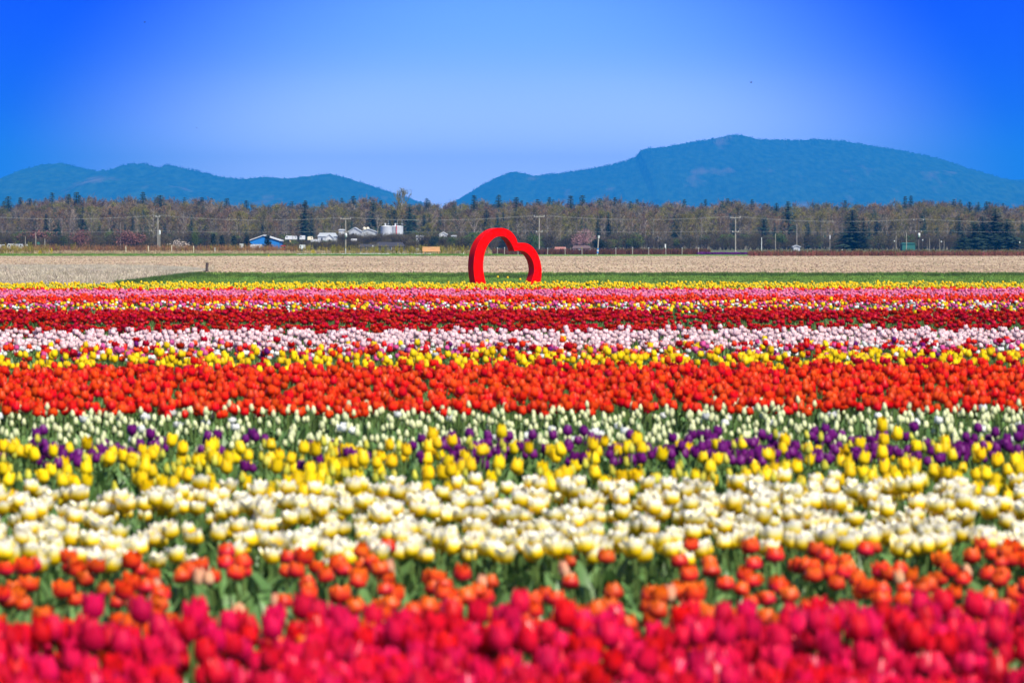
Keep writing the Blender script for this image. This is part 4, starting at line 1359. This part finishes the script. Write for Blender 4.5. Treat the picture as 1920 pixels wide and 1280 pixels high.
# ------------------------------------------------------------------ tulips
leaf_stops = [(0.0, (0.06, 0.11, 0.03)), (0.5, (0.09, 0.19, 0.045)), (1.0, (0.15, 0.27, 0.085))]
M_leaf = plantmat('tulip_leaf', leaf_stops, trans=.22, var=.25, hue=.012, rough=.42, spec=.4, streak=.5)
M_stem = plantmat('tulip_stem', [(0, (0.08, 0.14, 0.03)), (1, (0.14, 0.22, 0.06))], trans=.05, var=.2)


def flower_mb(seed, R0, Lf, top, nu=5, nv=6, curl=0.0, fringe=0.0, A=66, mat=0):
    """six petals round a cup; top = mouth radius as a share of the belly radius"""
    random.seed(seed)
    m = MB()
    for ring in range(2):
        for k in range(3):
            a0 = R(120 * k + 60 * ring + random.uniform(-8, 8))
            rs = (1.0 if ring == 0 else .90) * R0 * random.uniform(.95, 1.05)
            Ls = Lf * (1.0 if ring == 0 else 1.03) * random.uniform(.93, 1.06)
            tp = top * random.uniform(.85, 1.15)
            V, Aa = [], []
            for j in range(nv):
                v = j / (nv - 1)
                if v < .42: r_ = rs * math.sin(math.pi / 2 * (v / .42)) ** .75
                else:
                    q = (v - .42) / .58
                    r_ = rs * (1 + (tp - 1) * (q ** 1.5 if tp < 1 else q)) + curl * q ** 3 * rs
                z = Ls * (v ** 1.25 * .95 + .0)
                wa = R(A) * (math.sin(math.pi * min(1, .18 + v * .62)) ** .7) * (1 - max(0, v - .62) / .38 * .78)
                if v > .99: wa = R(A) * .16
                for i in range(nu):
                    u = -1 + 2 * i / (nu - 1)
                    rr_ = r_ * (1 - .05 * abs(u)) + .0015 * (ring == 0)
                    zz = z - Lf * .05 * u * u * v - (fringe * Lf * random.uniform(0, 1) if j == nv - 1 else 0)
                    V.append((rr_ * math.cos(a0 + u * wa), rr_ * math.sin(a0 + u * wa), zz)); Aa.append(max(.001, v))
            Fc = [(j * nu + i, j * nu + i + 1, (j + 1) * nu + i + 1, (j + 1) * nu + i) for j in range(nv - 1) for i in range(nu - 1)]
            m.add(V, Fc, mat, Aa)
    return m


def leaf_mb(seed, ln, w, droop, mat=0, n=6):
    random.seed(seed)
    m = MB(); V, A_ = [], []
    for j in range(n):
        t_ = j / (n - 1)
        out = .03 + ln * .62 * t_ ** (1.6) * droop
        z = ln * (t_ * (1 - .28 * droop * t_ ** 2))
        hw = w * (math.sin(math.pi * (.12 + .88 * t_)) ** .75) * .5 + .001
        tw = .4 * math.sin(t_ * 2 + seed)
        for s_ in (-1, 0, 1):
            V.append((out + abs(s_) * .25 * hw, s_ * hw * math.cos(tw), z + abs(s_) * hw * .5 + s_ * hw * math.sin(tw))); A_.append(.05 + .95 * t_)
    Fc = [(j * 3 + i, j * 3 + i + 1, (j + 1) * 3 + i + 1, (j + 1) * 3 + i) for j in range(n - 1) for i in range(2)]
    m.add(V, Fc, mat, A_)
    return m


def stem_mb(seed, h, mat=0, n=5):
    random.seed(seed)
    bx_, by_ = random.uniform(-.03, .03), random.uniform(-.03, .03)
    m = MB(); P = [(bx_ * (k / 4) ** 2, by_ * (k / 4) ** 2, h * k / 4) for k in range(5)]
    m.tube(P, [.0055, .005, .0045, .0045, .006], n, mat, cap=False, att=.5)
    return m, P[-1]


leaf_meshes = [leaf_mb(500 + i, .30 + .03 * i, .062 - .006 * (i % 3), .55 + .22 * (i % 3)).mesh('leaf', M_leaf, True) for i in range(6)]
HS = .385
stem_meshes = []
for i in range(4):
    m, tp = stem_mb(520 + i, HS); stem_meshes.append((m.mesh('stem', M_stem, True), tp))

#        name: (belly radius, length, mouth, curl, fringe, petal stops, translucency, size jitter)
VAR = {
    'crimson': (.033, .084, .78, .08, .02, [(0, (0.26, 0.01, 0.15)), (.3, (0.62, 0.004, 0.06)), (1, (0.90, 0.010, 0.055))], .3),
    'orange': (.037, .066, .74, 0, 0, [(0, (0.50, 0.01, 0.035)), (.4, (0.66, 0.015, 0.02)), (1, (0.92, 0.135, 0.005))], .3),
    'cream': (.037, .080, 1.0, .10, .03, [(0, (0.80, 0.46, 0.003)), (.54, (0.92, 0.66, 0.006)), (.70, (0.94, 0.86, 0.34)), (.86, (0.95, 0.92, 0.76)), (1, (0.95, 0.93, 0.82))], .3),
    'yellow': (.034, .090, .78, 0, 0, [(0, (0.76, 0.52, 0.004)), (.5, (0.90, 0.64, 0.004)), (1, (0.94, 0.66, 0.003))], .3),
    'yellow_bud': (.019, .075, .42, 0, 0, [(0, (0.36, 0.42, 0.05)), (.6, (0.60, 0.58, 0.06)), (1, (0.72, 0.62, 0.05))], .3),
    'purple': (.029, .074, .72, 0, .04, [(0, (0.11, 0.006, 0.12)), (1, (0.20, 0.010, 0.21))], .25),
    'white_bud': (.018, .068, .45, 0, 0, [(0, (0.42, 0.50, 0.16)), (.55, (0.72, 0.76, 0.40)), (1, (0.84, 0.86, 0.52))], .3),
    'white': (.031, .062, .85, 0, 0, [(0, (0.72, 0.76, 0.62)), (1, (0.88, 0.88, 0.86))], .3),
    'scarlet': (.034, .082, .70, 0, 0, [(0, (0.56, 0.006, 0.008)), (.4, (0.82, 0.018, 0.004)), (1, (0.93, 0.075, 0.004))], .3),
    'magenta': (.032, .072, .78, 0, 0, [(0, (0.55, 0.10, 0.28)), (1, (0.72, 0.09, 0.30))], .3),
    'pale_pink': (.036, .074, .80, 0, 0, [(0, (0.60, 0.30, 0.40)), (.5, (0.84, 0.54, 0.58)), (1, (0.92, 0.74, 0.72))], .3),
    'dark_red': (.038, .072, .95, .05, .05, [(0, (0.34, 0.002, 0.004)), (1, (0.70, 0.003, 0.006))], .25),
    'peach': (.024, .072, .6, 0, 0, [(0, (0.62, 0.42, 0.26)), (1, (0.86, 0.40, 0.22))], .3),
    'pink': (.034, .070, .85, 0, 0, [(0, (0.55, 0.08, 0.22)), (.5, (0.84, 0.09, 0.28)), (1, (0.90, 0.34, 0.47))], .3),
}
PM, near_fl, far_coll = {}, {}, {}
sd_i = 600
for k, (r0, lf, mouth, curl, fringe, stops, tr_) in VAR.items():
    PM[k] = plantmat(k + '_petals', stops, trans=tr_ + (.1 if k in ('crimson', 'scarlet', 'dark_red', 'purple') else -.06), var=.16, hue=.010 if k != 'cream' else .004, rough=.36 if k == 'crimson' else .42, spec=.5 if k == 'crimson' else .3, streak=.34)
    near_fl[k] = []
    far = []
    for i in range(4):
        sd_i += 1
        op = mouth * (.68, .92, 1.08, 1.36)[i]
        near_fl[k].append(flower_mb(sd_i, r0, lf, op, curl=curl, fringe=fringe).mesh('flower', PM[k], True))
        # a whole plant in one mesh for the uncountable rest
        m = MB()
        f_ = flower_mb(sd_i, r0 * 1.05, lf, op, 4, 4, curl, fringe)
        st, tp = stem_mb(sd_i, HS, 0, 3)
        m.add([(x + tp[0], y + tp[1], z + tp[2]) for x, y, z in f_.v], f_.f, 0, f_.a)
        m.add(st.v, st.f, 1, st.a)
        for q in range(3):
            lm = leaf_mb(sd_i + q * 7, random.uniform(.24, .36), random.uniform(.04, .06), random.uniform(.3, .9), 0, 4)
            a = q * 2.1 + random.uniform(-.4, .4); ca, sa = math.cos(a), math.sin(a)
            m.add([(x * ca - y * sa, x * sa + y * ca, z) for x, y, z in lm.v], lm.f, 2, lm.a)
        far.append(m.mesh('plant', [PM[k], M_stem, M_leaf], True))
    far_coll[k] = proto_collection('far_' + k, far)
# plain leafy plants that fill the beds
lp = []
for i in range(4):
    m = MB(); random.seed(560 + i)
    for q in range(5):
        lm = leaf_mb(560 + q * 3 + i, random.uniform(.22, .36), random.uniform(.045, .07), random.uniform(.3, 1.1), 0, 5)
        a = q * 1.3 + random.uniform(-.4, .4); ca, sa = math.cos(a), math.sin(a)
        m.add([(x * ca - y * sa, x * sa + y * ca, z) for x, y, z in lm.v], lm.f, 0, lm.a)
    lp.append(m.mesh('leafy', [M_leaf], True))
leafy = proto_collection('leafy_plant', lp)


def ytoD(py, zt=HS + .045):
    return (H - zt) * F / (py - HZ)


# bed table: (variety, far row, near row, plants per square metre, slope, height factor, edge noise in m)
BEDS = [
    ('crimson', 1168, 1440, 100, .17, 1.06, .25),
    ('orange', 1030, 1205, 19, .14, 1.0, .25),
    ('peach', 1040, 1214, 2.2, .14, .96, .25),
    ('cream', 916, 1026, 46, .14, 1.0, .3),
    ('yellow', 834, 922, 12, .14, 1.0, .3),
    ('yellow_bud', 828, 920, 8.5, .14, 1.0, .3),
    ('purple', 820, 860, 36, .14, .98, .3),
    ('white_bud', 763, 826, 19, .12, .97, .4),
    ('white', 765, 815, 1.3, .12, .97, .4),
    ('scarlet', 700, 764, 34, .12, 1.03, .5),
    ('scarlet', 686, 702, 14, .12, 1.02, .3),
    ('dark_red', 684, 704, 11, .12, 1.03, .3),
    ('yellow', 667, 688, 13, .12, 1.0, .8),
    ('magenta', 648, 668, 3.5, .12, 1.0, .6),
    ('orange', 646, 668, 2.6, .12, 1.0, .6),
    ('dark_red', 640, 672, 2.6, .12, 1.02, .6),
    ('white', 646, 668, 3.2, .12, 1.0, .6),
    ('yellow', 645, 666, 1.3, .12, 1.0, .6),
    ('scarlet', 646, 668, 2.6, .12, 1.0, .6),
    ('purple', 646, 668, .8, .12, 1.0, .6),
    ('pale_pink', 623, 648, 24, .12, 1.02, .7),
    ('dark_red', 611, 622, 20, .10, 1.0, .8),
    ('dark_red', 601, 611, 1.5, .10, 1.0, .8),
    ('dark_red', 584, 600, 28, .10, 1.02, .8),
    ('yellow', 576, 585, 2.4, .08, 1.0, 1.4),
    ('yellow', 567, 577, 1.8, .08, 1.0, 1.4),
    ('white', 567, 580, 2.6, .08, 1.0, 1.2),
    ('magenta', 566, 580, 3.6, .08, 1.0, 1.2),
    ('orange', 567, 580, 2.4, .08, 1.0, 1.2),
    ('scarlet', 556.5, 566, 18, .08, 1.0, 1.2),
    ('pink', 546, 558, 26, .07, 1.0, 1.2),
    ('magenta', 547, 551, 8, .07, 1.0, 1.2),
    ('scarlet', 543.5, 547.5, 20, .07, 1.0, .8),
    ('yellow', 532, 544, 6.5, .05, 1.0, 2.0),
    ('yellow_bud', 532, 544, 7, .05, 1.0, 2.0),
]
NEARLAB = {
    'crimson': ('crimson_tulip', 'crimson tulip in the nearest bed along the bottom of the picture', 'crimson tulips of the nearest bed'),
    'orange': ('orange_tulip', 'round orange-red tulip in the sparse leafy bed behind the crimson ones', 'orange-red tulips of the leafy bed'),
    'peach': ('peach_tulip', 'half-open peach tulip among the round orange-red ones', 'peach tulips among the orange-red ones'),
    'cream': ('cream_tulip', 'wide-open white tulip with yellow base, between orange-red and yellow beds', 'white and yellow tulips'),
    'yellow': ('yellow_tulip', 'open yellow tulip in the nearer yellow bed', 'yellow tulips of the nearer yellow bed'),
    'yellow_bud': ('yellow_tulip_bud', 'closed greenish yellow tulip bud in the nearer yellow bed', 'yellow tulip buds'),
    'purple': ('purple_tulip', 'dark purple tulip behind the nearer yellow bed', 'purple tulips behind the yellow bed'),
    'white_bud': ('white_tulip_bud', 'slim greenish white tulip bud in front of the scarlet bed', 'greenish white tulip buds'),
    'white': ('white_tulip', 'opened pure white tulip among the greenish white buds', 'open white tulips among the buds'),
    'scarlet': ('scarlet_tulip', 'scarlet tulip at the near edge of the dense scarlet bed', 'scarlet tulips at the near edge of their bed'),
    'dark_red': ('dark_red_tulip', 'deep red tulip just behind the dense scarlet bed', 'deep red tulips behind the scarlet bed'),
    'pale_pink': ('pale_pink_tulip', 'pale pink tulip at the near edge of the pale pink bed', 'pale pink tulips at the near edge of their bed'),
}
SHORT = {
    'crimson': 'crimson tulip, %s of the nearest bed, %s',
    'orange': 'round orange-red tulip, %s of the sparse leafy bed, %s',
    'peach': 'half-open peach tulip, %s of the orange-red bed, %s',
    'cream': 'white tulip with yellow base, %s of its bed, %s',
    'yellow': 'open yellow tulip, %s of the nearer yellow bed, %s',
    'yellow_bud': 'closed greenish yellow bud, %s of the nearer yellow bed, %s',
    'purple': 'dark purple tulip, %s of the strip behind the yellow ones, %s',
    'white_bud': 'slim greenish white bud, %s of the bud bed, %s',
    'white': 'opened pure white tulip, %s of the bud bed, %s',
    'scarlet': 'scarlet tulip at the near edge of the dense bed, %s rank, %s',
    'dark_red': 'deep red tulip behind the dense scarlet bed, %s rank, %s',
    'pale_pink': 'pale pink tulip at the near edge of its bed, %s rank, %s',
}
plants = {}
for (k, yf, yn, dens, slope, hf, en) in BEDS:
    zt = HS * hf + .045
    Df, Dn = ytoD(yf, zt), ytoD(yn, zt)
    half = .165 * Df + 2.2
    area = 2 * half * (Df - Dn)
    n_ = int(area * dens)
    g = 1 / math.sqrt(dens)
    xs = rng.uniform(-half, half, n_)
    ds = rng.uniform(Dn - en * .3, Df + en * .3, n_)
    L_ = plants.setdefault(k, [])
    for x, d in zip(xs, ds):
        wob = mnoise.noise((x * .7, Dn, 1.3)) * en
        dd = d + slope * x + wob
        # gaps where plants failed
        gap = mnoise.noise((x * 1.1, dd * .9, 7.7 + len(k)))
        if gap > (.42 if k != 'cream' else .47) and k in ('cream', 'yellow', 'orange', 'dark_red', 'yellow_bud'): continue
        if k == 'dark_red' and 55 < dd < 75 and x > 2.5 and mnoise.noise((x * .5, dd * .4, 3.)) > .18: continue
        if k == 'purple' and dd < 30:
            if mnoise.noise((x * 1.6, dd * .9, 4.4)) < (-.30 if x > .3 else .05): continue
        L_.append((x, dd, hf * random.uniform(.90, 1.08) * (random.uniform(.86, 1.14) if k in ('yellow', 'yellow_bud') and yn > 700 else 1)))

random.seed(510)
rest_lab = {'crimson': 'crimson tulips', 'orange': 'orange tulips farther back in the mixed rows', 'peach': 'peach tulips', 'cream': 'white and yellow tulips beyond the counted ones',
            'yellow': 'yellow tulips of the farther rows', 'yellow_bud': 'yellow tulip buds in the far yellow row', 'purple': 'purple tulips farther back', 'white_bud': 'greenish white tulip buds farther back in their bed',
            'white': 'white tulips farther back in the mixed rows', 'scarlet': 'scarlet tulips filling their dense bed and the far rows', 'magenta': 'magenta tulips in the mixed rows', 'pale_pink': 'pale pink tulips filling their bed',
            'dark_red': 'deep red tulips of the broad far bed', 'pink': 'pink tulips of the far pink row'}


def inframe(x, d, z):
    px = 960 + x * F / d; py = HZ + (H - z) * F / d
    return -15 < px < 1935 and py < 1305


for k, L_ in plants.items():
    L_.sort(key=lambda t: t[1])
    ind, rest = [], []
    lim = {'peach': 60}.get(k, 300) if k in NEARLAB else 0
    for p in L_:
        if len(ind) < lim and inframe(p[0], p[1], HS * p[2] + .05) and (k != 'dark_red' or p[1] > 0): ind.append(p)
        else: rest.append(p)
    # parts only where the photograph shows them
    detailed = k in ('crimson', 'orange', 'peach', 'cream', 'yellow', 'yellow_bud', 'purple')
    if ind:
        nm, lab, grp = NEARLAB[k]
        bedp = [p for p in ind if p[1] < (36 if k in ('yellow', 'orange', 'purple', 'white', 'yellow_bud') else 1e9)]
        rank = {(p[0], p[1]): 0 for p in ind}
        vals = np.array([q[1] - .13 * q[0] for q in bedp]); c1, c2 = np.quantile(vals, [.34, .67])
        for p, v_ in zip(bedp, vals): rank[(p[0], p[1])] = int(v_ > c1) + int(v_ > c2)
        for (x, d, hf) in ind:
            far_one = (k in ('yellow', 'orange', 'purple', 'white', 'dark_red', 'yellow_bud')) and d > 36
            l2, g2 = (lab, grp)
            ppx = 960 + x * F / d
            colw = ['at the left edge', 'in the left quarter', 'left of centre', 'below the red heart', 'right of centre', 'in the right quarter', 'at the right edge'][sum(ppx > q_ for q_ in (200, 520, 860, 1060, 1400, 1720))]
            rk = rank[(x, d)]
            l2 = SHORT[k] % (['front', 'middle', 'back'][rk], colw)
            if far_one:
                l2, g2 = k.replace('_', ' ') + ' tulip in the mixed rows behind the scarlet bed, ' + colw, k.replace('_', ' ') + ' tulips in the mixed rows'
            rz = random.uniform(0, 6.283)
            s = random.uniform(.86, 1.12)
            if detailed and not far_one:
                root = empty(nm, (x, d, 0), rz)
                root.rotation_euler = (random.gauss(0, .05), random.gauss(0, .05), rz)
                tag(root, l2, 'tulip', g2)
                st, tp = random.choice(stem_meshes)
                link('stem', st, root, scl=(1, 1, hf))
                link('flower', random.choice(near_fl[k]), root, (tp[0], tp[1], tp[2] * hf - .004), (random.gauss(0, .13), random.gauss(0, .13), random.uniform(0, 6.28)), (s, s, s * random.uniform(.93, 1.1)))
                a = random.uniform(0, 6.28)
                for q in range(2 if k in ('crimson', 'cream') else 3):
                    link('leaf', random.choice(leaf_meshes), root, (0, 0, 0), (0, 0, a + q * 2.2 + random.uniform(-.4, .4)), (s, s, s * random.uniform(.85, 1.1)))
            else:
                me = random.choice(far_coll[k].objects).data
                o = link(nm, me, None, (x, d, 0), (random.gauss(0, .06), random.gauss(0, .06), rz), (s, s, hf))
                tag(o, l2, 'tulip', g2)
    if rest:
        pts = [(x, d, 0) for x, d, h_ in rest]
        zs_ = np.array([h_ for x, d, h_ in rest])
        scatter(k + '_tulips', pts, far_coll[k], 4, rest_lab[k], (.9, 1.12), .06, zs=zs_)

# leaves that fill every bed between the flowers
random.seed(511)
pts = []
def fill(yf, yn, dens, slope=.12):
    Df, Dn = ytoD(yf), ytoD(yn)
    half = .165 * Df + 2.2
    for _ in range(int(2 * half * (Df - Dn) * dens)):
        x = random.uniform(-half, half); pts.append((x, random.uniform(Dn, Df) + slope * x, 0))
fill(1010, 1420, 16, .14); fill(905, 1030, 12, .14); fill(755, 915, 13, .13); fill(640, 765, 6); fill(576, 640, 7, .1); fill(545, 578, 4, .06); fill(532, 546, 10, .05)
scatter('tulip_leaves', pts, leafy, 4, 'grey-green tulip leaves filling the beds between the flowers', (.8, 1.2), .08)

# stray tulips on the lawn behind the heart
for px, py, lab in ((932, 519, 'lone yellow tulip on the lawn seen through the left half of the heart'), (950.5, 520, 'lone yellow tulip in the middle of the heart opening'), (974, 523.5, 'lone yellow tulip lowest in the heart opening')):
    D = 160; z_ = zof(py, D)
    root = empty('yellow_tulip', at(px, D)); tag(root, lab, 'tulip')
    link('stem', stem_meshes[0][0], root, scl=(1, 1, max(.2, (z_ - .04) / HS)))
    link('flower', near_fl['yellow'][1], root, (stem_meshes[0][1][0], stem_meshes[0][1][1], z_ - .05), (0, 0, 0), (1.3, 1.3, 1.2))
D = 470; o = link('yellow_shrub_tuft', protos[('forsythia', 0)][1], None, at(503.5, D), (0, 0, 0), (.22, .22, .3)); tag(o, 'tiny yellow flower clump alone on the ploughed field', 'flowers')
# stumps / dark lumps on the field edge
# birds high in the sky
M_bird = flat('dark_feathers', (0.012, 0.012, 0.015), .8)
for px, py, s, lab in ((271.5, 42, 1.0, 'tiny dark bird high in the upper left sky'), (369, 240, .7, 'tiny dark bird low in the left sky above the hills'), (790.5, 243, .6, 'tiny dark bird in the middle of the sky'), (1408.5, 155, 1.2, 'tiny dark bird in the right-hand sky above the mountain')):
    D = 420; m = MB(); z = zof(py, D); u = .12 * s
    m.lathe([(.01, -.0)], 3) if False else None
    m.tube([(-.9 * u, .2 * u, 0), (-.3 * u, 0, .05 * u), (.4 * u, 0, .1 * u), (.9 * u, 0, .12 * u)], [.05 * u, .3 * u, .28 * u, .08 * u], 6)
    for sy in (-1, 1):
        m.add([(-.3 * u, 0, .1 * u), (.35 * u, 0, .12 * u), (.3 * u, sy * .9 * u, .7 * u), (-.1 * u, sy * 1.7 * u, .35 * u), (-.3 * u, sy * .8 * u, .6 * u)], [(0, 1, 2, 3, 4)])
    o = m.build('bird', M_bird, None, False, at(px, D, z), .5); tag(o, lab, 'bird')
